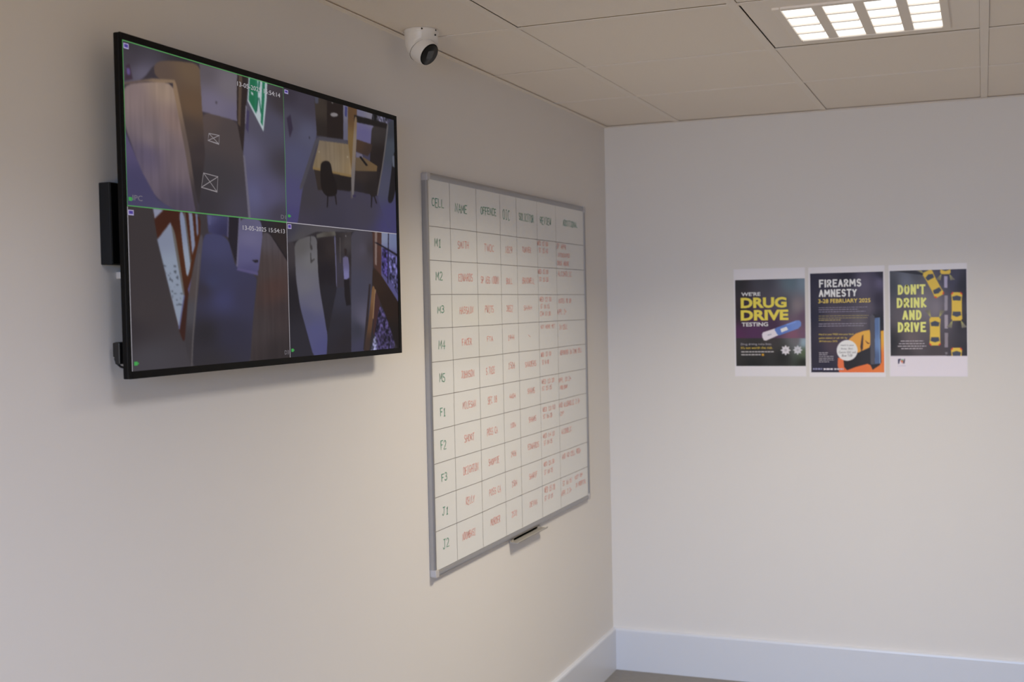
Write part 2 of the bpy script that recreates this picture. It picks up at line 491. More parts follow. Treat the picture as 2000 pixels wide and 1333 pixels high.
# ------------------------------------------------------------------ what the screen, the posters and the board show
FEEDS={
 1:[
  ([(-0.412,-0.26),(3.087,-1.856),(2.947,2.702),(-0.471,2.163)],[(0.057,0.973,59,57,80),(0.501,0.863,59,54,63),(0.413,0.572,63,55,57),(0.337,-0.008,55,49,55)]),
  ([(-0.036,-0.013),(0.05,-0.016),(0.428,0.002),(0.178,0.083),(0.1,0.221),(-0.005,0.279)],[(0.023,0.095,63,57,65),(0.117,0.187,93,88,104),(0.336,0.017,49,45,49),(0.033,0.018,55,51,57)]),
  ([(0.018,0.153),(0.038,0.137),(0.052,0.226),(0.008,0.25)],(59,46,57)),
  ([(0.021,0.17),(0.037,0.165),(0.04,0.201),(0.024,0.208)],(90,76,124)),
  ([(0.165,0.085),(0.265,0.043),(0.433,0.013),(0.441,0.323),(0.452,0.615),(0.403,0.968),(0.355,0.684),(0.279,0.168),(0.171,0.188)],[(0.202,0.133,87,72,65),(0.371,0.08,99,81,65),(0.375,0.279,93,73,57),(0.342,0.487,68,57,53),(0.399,0.777,48,43,46),(0.432,0.589,57,49,51)]),
  ([(-0.001,0.278),(0.125,0.221),(0.267,0.185),(0.324,0.491),(0.393,0.995),(0.301,1.015),(0.164,0.94),(0.085,0.79),(0.001,0.508)],[(0.042,0.303,122,106,106),(0.225,0.251,144,124,110),(0.15,0.53,112,99,103),(0.319,0.69,106,93,99),(0.105,0.682,87,78,97),(0.311,0.969,76,68,84),(0.29,0.42,124,104,99)],'streak'),
  ([(-0.0,0.261),(0.158,0.19),(0.285,0.162),(0.267,0.187),(0.125,0.219),(-0.001,0.276)],[(0.019,0.258,93,78,74),(0.244,0.178,127,106,87)]),
  ([(0.265,0.183),(0.286,0.161),(0.357,0.603),(0.398,0.994),(0.382,0.996),(0.322,0.551)],[(0.282,0.206,129,106,86),(0.356,0.634,91,78,74),(0.395,0.929,57,51,55)]),
  ([(-0.011,0.511),(0.09,0.789),(0.164,0.94),(0.301,1.02),(-0.009,1.055)],[(0.018,0.615,80,72,103),(0.059,0.879,65,61,91),(0.223,1.0,68,65,91)]),
  ([(0.43,0.009),(0.671,0.004),(0.662,0.332),(0.439,0.323)],[(0.465,0.051,87,80,86),(0.62,0.108,106,99,106),(0.517,0.262,106,99,118),(0.645,0.313,99,93,114)]),
  ([(0.524,0.233),(0.535,0.232),(0.533,0.249),(0.525,0.249)],(68,63,70)),
  ([(0.439,0.323),(0.662,0.332),(0.696,0.557),(0.73,1.048),(0.392,1.02),(0.45,0.615)],[(0.476,0.354,80,68,66),(0.612,0.426,70,62,63),(0.504,0.76,59,55,59),(0.68,0.945,63,59,70),(0.423,0.925,53,49,55)]),
  ([(0.669,0.001),(0.75,0.002),(0.727,0.207),(0.696,0.557),(0.682,0.474),(0.66,0.332)],(44,36,36)),
  ([(0.682,0.005),(0.705,0.007),(0.683,0.367),(0.667,0.35)],(80,66,57)),
  ([(0.75,-0.005),(0.868,-0.007),(1.017,-0.012),(1.013,1.02),(0.728,1.048),(0.696,0.557),(0.727,0.207)],[(0.783,0.279,78,74,87),(0.723,0.53,87,84,106),(0.769,0.826,87,86,118),(0.916,0.302,72,70,87),(0.99,0.115,55,49,53),(0.99,0.568,59,55,63),(0.868,0.812,80,76,103),(0.956,0.946,63,59,72)]),
  ([(0.696,0.557),(0.709,0.565),(0.741,1.047),(0.724,1.048)],(99,95,110)),
  ([(0.729,0.233),(0.748,0.244),(0.737,0.398),(0.719,0.37)],(61,55,82)),
  ([(0.723,0.208),(0.731,0.214),(0.722,0.337),(0.715,0.338)],(114,110,124)),
  ([(0.75,-0.005),(0.881,-0.006),(0.873,0.124),(0.844,0.365),(0.737,0.174)],(167,177,182)),
  ([(0.756,0.007),(0.795,0.004),(0.788,0.169),(0.791,0.244),(0.745,0.165)],(32,99,70)),
  ([(0.845,0.005),(0.865,0.002),(0.858,0.128),(0.839,0.326),(0.826,0.303)],(36,104,78)),
  ([(0.795,0.004),(0.81,0.003),(0.811,0.13),(0.795,0.249),(0.784,0.235)],(38,106,80)),
  ([(0.817,0.008),(0.83,0.009),(0.823,0.083),(0.819,0.095),(0.813,0.075)],(32,91,72)),
  ([(0.816,0.129),(0.822,0.125),(0.833,0.223),(0.826,0.241)],(32,91,72)),
  ([(0.809,0.13),(0.815,0.134),(0.802,0.231),(0.793,0.239)],(28,76,63)),
  ([(0.762,0.1),(0.777,0.107),(0.777,0.123),(0.766,0.121)],(180,185,190)),
 ],
 2:[
  ([(-0.453,-0.304),(3.826,-1.923),(3.675,2.59),(-0.516,2.106)],[(0.125,1.056,61,56,70),(0.673,0.852,61,57,70),(0.918,0.963,61,58,98),(0.331,0.989,56,53,66),(0.182,0.768,58,54,61)]),
  ([(-0.0,-0.015),(0.251,-0.007),(0.263,0.3),(0.133,0.737),(0.084,1.022),(-0.005,1.031)],[(0.036,0.039,53,48,58),(0.201,0.068,61,56,67),(0.195,0.314,78,78,99),(0.1,0.501,74,74,99),(0.054,0.786,72,69,104),(0.039,0.971,67,62,104),(0.031,0.241,69,66,80)]),
  ([(0.024,0.224),(0.054,0.189),(0.07,0.295),(0.043,0.368)],(50,43,59)),
  ([(0.196,0.321),(0.206,0.321),(0.204,0.34),(0.197,0.34)],(48,46,59)),
  ([(0.249,-0.007),(0.503,-0.011),(0.492,0.279),(0.264,0.3)],[(0.293,0.081,56,48,43),(0.299,0.252,40,34,32),(0.466,0.036,38,32,30)]),
  ([(0.252,0.002),(0.285,-0.001),(0.282,0.046),(0.257,0.055)],(67,67,80)),
  ([(0.358,-0.003),(0.5,-0.01),(0.49,0.278),(0.348,0.294)],(34,27,26)),
  ([(0.396,0.006),(0.412,0.004),(0.409,0.016),(0.396,0.017)],(96,92,90)),
  ([(0.381,0.109),(0.392,0.094),(0.416,0.083),(0.442,0.084),(0.453,0.093),(0.442,0.107),(0.415,0.118),(0.392,0.118)],(122,117,119)),
  ([(0.5,-0.01),(0.548,-0.01),(0.535,0.278),(0.495,0.283)],[(0.511,0.025,104,101,117),(0.516,0.222,90,88,106)]),
  ([(0.516,0.009),(0.538,0.008),(0.531,0.089),(0.512,0.088)],(59,59,102)),
  ([(0.261,0.301),(0.526,0.28),(0.537,0.31),(0.276,0.336),(0.133,0.737),(0.104,0.742)],(69,66,74)),
  ([(0.543,-0.009),(0.628,-0.006),(0.611,0.302),(0.564,0.553),(0.534,0.318)],[(0.567,0.04,83,61,42),(0.56,0.272,107,85,53),(0.601,0.042,90,66,45)]),
  ([(0.628,-0.008),(0.794,-0.012),(0.768,0.269),(0.616,0.26)],[(0.649,0.009,102,99,120),(0.757,0.002,114,110,120),(0.691,0.183,88,83,120)]),
  ([(0.779,-0.009),(0.946,-0.019),(0.931,0.054),(0.767,0.062)],[(0.794,0.003,48,45,50),(0.881,0.013,88,86,104)],'foliage'),
  ([(0.769,0.103),(0.931,0.054),(0.922,0.152),(0.869,0.417),(0.805,0.701),(0.725,0.707),(0.748,0.315)],[(0.79,0.14,50,45,45),(0.858,0.356,32,26,26),(0.777,0.58,35,29,29)]),
  ([(0.619,0.252),(0.769,0.263),(0.76,0.312),(0.722,0.372),(0.61,0.353)],[(0.641,0.275,67,50,40),(0.736,0.317,54,42,38)]),
  ([(0.601,0.056),(0.928,0.049),(0.923,0.093),(0.597,0.113)],(29,25,25)),
  ([(0.284,0.332),(0.539,0.309),(0.566,0.555),(0.222,0.552)],[(0.296,0.358,109,96,81),(0.502,0.345,115,99,78),(0.367,0.45,115,101,84),(0.26,0.528,117,101,78),(0.542,0.517,127,108,81),(0.409,0.501,122,108,89)],'streak'),
  ([(0.223,0.55),(0.566,0.553),(0.566,0.575),(0.222,0.569)],(120,99,66)),
  ([(0.273,0.42),(0.284,0.418),(0.284,0.426),(0.275,0.428)],(151,144,130)),
  ([(0.523,0.408),(0.536,0.408),(0.533,0.422),(0.524,0.422)],(148,137,115)),
  ([(0.233,0.567),(0.566,0.575),(0.558,0.69),(0.42,0.695),(0.26,0.723)],[(0.278,0.611,48,40,37),(0.472,0.628,32,27,27)]),
  ([(0.61,0.358),(0.665,0.364),(0.676,0.391),(0.608,0.416)],(98,93,110)),
  ([(0.605,0.404),(0.686,0.389),(0.816,0.437),(0.807,0.483),(0.597,0.515)],[(0.637,0.439,90,75,58),(0.781,0.464,98,78,54)]),
  ([(0.638,0.392),(0.656,0.384),(0.722,0.448),(0.702,0.456)],(22,19,21)),
  ([(0.597,0.515),(0.81,0.482),(0.801,0.691),(0.581,0.681)],[(0.657,0.547,48,40,38),(0.739,0.637,34,29,29),(0.619,0.655,37,33,37)]),
  ([(0.603,0.071),(0.626,0.062),(0.616,0.26),(0.578,0.722),(0.558,0.75),(0.558,0.554)],[(0.611,0.1,114,93,72),(0.601,0.264,120,106,93),(0.57,0.673,104,98,98)]),
  ([(0.551,0.675),(0.562,0.694),(0.561,0.751),(0.549,0.746)],(77,72,75)),
  ([(0.566,0.718),(0.597,0.711),(0.594,0.728),(0.568,0.733)],(48,43,72)),
  ([(0.287,0.523),(0.303,0.495),(0.335,0.479),(0.364,0.482),(0.379,0.506),(0.388,0.573),(0.422,0.636),(0.43,0.703),(0.413,0.747),(0.327,0.763),(0.286,0.705),(0.285,0.6)],(27,22,22)),
  ([(0.338,0.755),(0.35,0.754),(0.341,0.846),(0.331,0.847)],(32,27,30)),
  ([(0.402,0.742),(0.416,0.74),(0.422,0.812),(0.413,0.816)],(32,27,30)),
  ([(0.744,0.701),(0.759,0.699),(0.749,0.798),(0.739,0.797)],(30,26,29)),
  ([(0.769,0.695),(0.781,0.694),(0.805,0.753),(0.792,0.759)],(30,26,29)),
  ([(0.925,0.045),(1.079,-0.058),(1.086,0.64),(0.917,0.984),(0.805,0.696),(0.869,0.417)],[(0.955,0.123,51,53,61),(0.991,0.223,62,67,77),(0.876,0.617,67,67,85),(0.974,0.818,61,58,96)]),
  ([(0.925,0.05),(0.941,0.049),(0.926,0.151),(0.876,0.416),(0.814,0.689),(0.801,0.691),(0.864,0.418),(0.913,0.154)],(90,85,86)),
  ([(0.987,0.288),(1.03,0.258),(1.022,0.541),(0.963,0.733),(0.909,0.736),(0.943,0.553)],(27,24,27)),
  ([(0.975,0.323),(0.994,0.308),(0.994,0.416),(0.973,0.409)],(88,92,104)),
 ],
 3:[
  ([(-0.422,-0.322),(2.763,-1.021),(2.638,3.102),(-0.479,1.965)],[(0.054,0.192,56,50,52),(0.066,0.637,58,52,54),(0.097,0.952,65,62,68),(-0.012,0.723,50,45,49)]),
  ([(0.135,-0.004),(0.411,0.011),(0.408,0.136),(0.361,0.339),(0.321,0.548),(0.293,0.859),(0.264,0.762),(0.16,0.198)],[(0.2,0.044,59,31,23),(0.311,0.266,70,38,23),(0.282,0.735,54,31,27)]),
  ([(0.139,0.001),(0.197,0.005),(0.146,0.066)],(129,131,152)),
  ([(0.157,0.195),(0.234,0.079),(0.268,0.287),(0.297,0.539),(0.266,0.758)],[(0.18,0.182,120,126,146),(0.225,0.363,131,140,157),(0.259,0.641,129,138,155)],'specks'),
  ([(0.234,0.079),(0.257,0.141),(0.279,0.314),(0.304,0.539),(0.295,0.548),(0.263,0.306)],(94,90,88)),
  ([(0.297,0.539),(0.304,0.539),(0.268,0.758),(0.261,0.748)],(91,94,129)),
  ([(0.284,0.005),(0.311,0.007),(0.326,0.171),(0.348,0.321),(0.32,0.444),(0.299,0.229)],[(0.299,0.079,120,128,152),(0.331,0.34,135,144,161)]),
  ([(0.311,0.007),(0.32,0.008),(0.337,0.189),(0.348,0.319),(0.34,0.33)],(86,81,79)),
  ([(0.339,0.006),(0.361,0.009),(0.373,0.215),(0.354,0.278)],(120,126,149)),
  ([(0.38,0.009),(0.393,0.011),(0.395,0.137),(0.385,0.157)],(106,111,137)),
  ([(0.411,0.006),(0.459,0.01),(0.456,0.122),(0.419,0.164),(0.406,0.155)],(58,52,56)),
  ([(0.322,0.501),(0.35,0.415),(0.328,0.538)],(82,76,114)),
  ([(0.406,0.136),(0.424,0.154),(0.372,0.605),(0.334,1.022),(0.296,0.86),(0.325,0.539),(0.366,0.329)],[(0.4,0.213,76,70,76),(0.348,0.501,74,65,65),(0.314,0.831,56,52,56),(0.344,0.643,70,68,74)]),
  ([(0.394,0.261),(0.4,0.261),(0.346,0.833),(0.334,1.022),(0.328,1.021),(0.339,0.832)],(86,81,83)),
  ([(0.424,0.154),(0.456,0.124),(0.577,0.141),(0.629,0.362),(0.77,0.395),(0.76,0.497),(0.728,0.753),(0.706,1.018),(0.335,1.012),(0.348,0.833),(0.373,0.605)],[(0.509,0.205,63,63,94),(0.475,0.451,56,57,85),(0.537,0.568,59,59,92),(0.41,0.5,49,45,56),(0.42,0.789,41,38,43),(0.578,0.797,47,45,61),(0.683,0.548,54,52,74),(0.433,0.983,47,44,49)]),
  ([(0.45,0.007),(0.587,0.006),(0.577,0.143),(0.456,0.124)],[(0.476,0.042,76,76,112),(0.512,0.078,54,52,83),(0.549,0.104,47,45,72)]),
  ([(0.455,0.006),(0.479,0.008),(0.471,0.072),(0.457,0.075)],(79,79,114)),
  ([(0.585,0.001),(0.66,0.003),(0.631,0.332),(0.577,0.143)],(36,32,40)),
  ([(0.583,0.002),(0.59,0.003),(0.582,0.151),(0.575,0.141)],(90,86,112)),
  ([(0.656,0.002),(0.668,0.002),(0.643,0.347),(0.629,0.342)],(97,93,117)),
  ([(0.664,0.001),(0.805,-0.002),(0.821,0.08),(0.804,0.237),(0.781,0.395),(0.634,0.362),(0.643,0.327)],[(0.697,0.04,88,85,110),(0.724,0.139,99,95,126),(0.701,0.263,86,83,119),(0.718,0.375,72,68,104)]),
  ([(0.639,0.352),(0.779,0.378),(0.777,0.399),(0.63,0.367)],(83,77,115)),
  ([(0.736,0.294),(0.782,0.288),(0.781,0.306),(0.76,0.311)],(36,32,40)),
  ([(0.8,-0.007),(1.011,-0.007),(1.006,0.3),(0.876,0.101),(0.821,0.08)],[(0.831,0.016,41,38,45),(0.959,0.067,43,36,36)]),
  ([(0.821,0.085),(0.876,0.101),(1.003,0.29),(1.017,1.047),(0.706,1.018),(0.734,0.733),(0.779,0.395)],[(0.838,0.13,76,70,76),(0.822,0.34,68,58,58),(0.893,0.496,70,52,49),(0.965,0.656,56,47,49),(0.779,0.756,59,52,54),(0.935,0.954,47,41,43)],'streak'),
  ([(0.866,0.091),(0.877,0.096),(1.007,0.284),(1.003,0.3)],(32,27,32)),
  ([(0.335,1.003),(0.433,1.007),(0.449,1.062),(0.325,1.049)],(54,50,56)),
 ],
 4:[
  ([(-0.46,-0.313),(3.357,-0.982),(3.225,3.01),(-0.519,1.933)],[(0.372,0.951,44,40,46),(0.429,0.725,39,35,40),(0.102,0.194,44,40,44)]),
  ([(-0.0,-0.012),(0.733,-0.021),(0.544,0.027),(0.397,0.036),(0.238,0.052),(0.058,0.138),(0.004,0.153)],[(0.034,0.044,58,56,69),(0.297,0.02,74,70,74),(0.609,0.01,63,60,65),(0.105,0.107,72,69,72)]),
  ([(-0.0,0.149),(0.06,0.138),(0.061,0.42),(0.116,0.715),(0.197,1.019),(-0.01,1.001)],[(0.03,0.199,56,51,55),(0.029,0.541,32,29,35),(0.083,0.887,40,38,46)]),
  ([(0.058,0.137),(0.185,0.083),(0.242,0.092),(0.244,0.363),(0.255,0.496),(0.312,0.848),(0.301,1.027),(0.192,1.018),(0.09,0.628),(0.064,0.42)],[(0.103,0.177,86,83,84),(0.194,0.276,102,100,104),(0.142,0.453,99,97,107),(0.214,0.585,92,90,109),(0.198,0.806,76,76,114),(0.272,0.944,72,72,113),(0.144,0.716,77,77,104)]),
  ([(0.185,0.083),(0.191,0.081),(0.189,0.157),(0.184,0.158)],(49,46,48)),
  ([(0.184,0.155),(0.197,0.154),(0.204,0.187),(0.192,0.197),(0.183,0.18)],(58,55,56)),
  ([(0.184,0.215),(0.191,0.215),(0.192,0.272),(0.184,0.294)],(58,55,56)),
  ([(0.184,0.277),(0.217,0.257),(0.219,0.264),(0.185,0.298)],(58,55,56)),
  ([(0.24,0.096),(0.388,0.068),(0.391,0.267),(0.403,0.477),(0.31,0.852),(0.272,0.594),(0.245,0.363)],[(0.273,0.183,35,30,32),(0.353,0.178,46,39,40),(0.333,0.541,35,33,40),(0.308,0.361,30,26,32)]),
  ([(0.238,0.072),(0.297,0.049),(0.397,0.034),(0.409,0.066),(0.388,0.07),(0.24,0.098)],[(0.257,0.077,84,81,77),(0.387,0.048,95,92,86),(0.356,0.064,62,56,53)]),
  ([(0.39,0.068),(0.402,0.067),(0.403,0.266),(0.41,0.467),(0.397,0.477),(0.395,0.266)],(93,90,118)),
  ([(0.403,0.047),(0.546,0.025),(0.536,0.484),(0.403,0.486),(0.403,0.266)],[(0.426,0.1,42,37,39),(0.451,0.31,55,51,63),(0.499,0.122,63,58,60),(0.527,0.26,42,37,40)]),
  ([(0.437,0.08),(0.447,0.08),(0.444,0.282),(0.433,0.283)],(69,63,65)),
  ([(0.49,0.06),(0.498,0.057),(0.499,0.066),(0.491,0.068)],(152,148,148)),
  ([(0.403,0.477),(0.537,0.466),(0.518,1.037),(0.297,1.027),(0.312,0.852)],[(0.424,0.541,49,48,60),(0.375,0.814,40,38,46),(0.476,0.912,37,33,39)]),
  ([(0.469,0.411),(0.517,0.396),(0.525,0.615),(0.484,0.624),(0.47,0.541)],(28,24,28)),
  ([(0.462,0.24),(0.485,0.225),(0.511,0.233),(0.519,0.298),(0.516,0.396),(0.496,0.41),(0.469,0.411),(0.464,0.309)],[(0.484,0.262,92,86,113),(0.492,0.373,112,109,152),(0.51,0.289,90,86,120)]),
  ([(0.476,0.17),(0.492,0.161),(0.503,0.177),(0.498,0.215),(0.481,0.218)],(40,33,35)),
  ([(0.546,0.02),(0.75,-0.017),(0.748,0.269),(0.723,0.54),(0.635,1.056),(0.517,1.046)],[(0.574,0.088,65,62,72),(0.661,0.158,74,70,83),(0.597,0.446,63,62,77),(0.575,0.824,51,51,63),(0.655,0.732,84,81,99),(0.717,0.154,55,49,53),(0.615,0.969,58,56,77)]),
  ([(0.703,0.444),(0.722,0.444),(0.659,0.991),(0.632,0.989)],(42,35,39)),
  ([(0.75,-0.017),(0.85,-0.012),(0.829,0.373),(0.753,0.302)],[(0.763,0.151,58,42,39),(0.81,0.148,81,51,44)]),
  ([(0.773,-0.005),(0.798,-0.005),(0.785,0.287),(0.766,0.278)],(116,99,95)),
  ([(0.842,-0.011),(1.021,-0.037),(1.021,0.622),(0.827,0.368)],[(0.872,0.046,122,128,152),(0.956,0.059,104,112,144),(0.89,0.242,69,62,113),(0.948,0.34,74,72,120),(0.852,0.323,79,74,114)]),
  ([(0.845,0.136),(0.911,0.142),(0.898,0.401),(0.833,0.344)],(63,55,107),'foliage'),
  ([(0.914,0.182),(0.995,0.207),(1.004,0.54),(0.91,0.401)],(83,80,125),'foliage'),
  ([(0.909,-0.012),(0.919,-0.013),(0.899,0.441),(0.889,0.431)],(30,26,42)),
  ([(0.762,0.093),(0.788,0.091),(0.893,0.133),(1.027,0.19),(1.026,0.211),(0.893,0.148)],(26,23,30)),
  ([(0.745,0.293),(0.827,0.368),(0.919,0.49),(1.02,0.632),(1.008,1.047),(0.955,0.953),(0.87,0.719),(0.765,0.487),(0.737,0.444)],[(0.768,0.394,46,32,26),(0.915,0.64,37,25,21),(0.957,0.892,26,21,21)]),
  ([(0.737,0.444),(0.767,0.487),(0.749,0.638),(0.718,0.831),(0.687,1.022),(0.631,1.017),(0.675,0.829),(0.709,0.637)],[(0.747,0.521,111,81,55),(0.718,0.734,92,65,46),(0.682,0.973,55,42,39)],'streak'),
  ([(0.759,0.487),(0.771,0.492),(0.741,0.735),(0.729,0.734)],(134,104,77)),
  ([(0.767,0.487),(0.82,0.619),(0.781,0.736),(0.742,0.89),(0.729,0.841),(0.745,0.686)],(58,37,39)),
  ([(0.808,0.609),(0.87,0.719),(0.955,0.953),(0.94,1.042),(0.698,1.023),(0.742,0.88),(0.775,0.736)],(63,55,90),'foliage'),
  ([(0.748,0.861),(0.77,0.921),(0.761,1.028),(0.698,1.023)],(120,120,152),'foliage'),
 ],
}
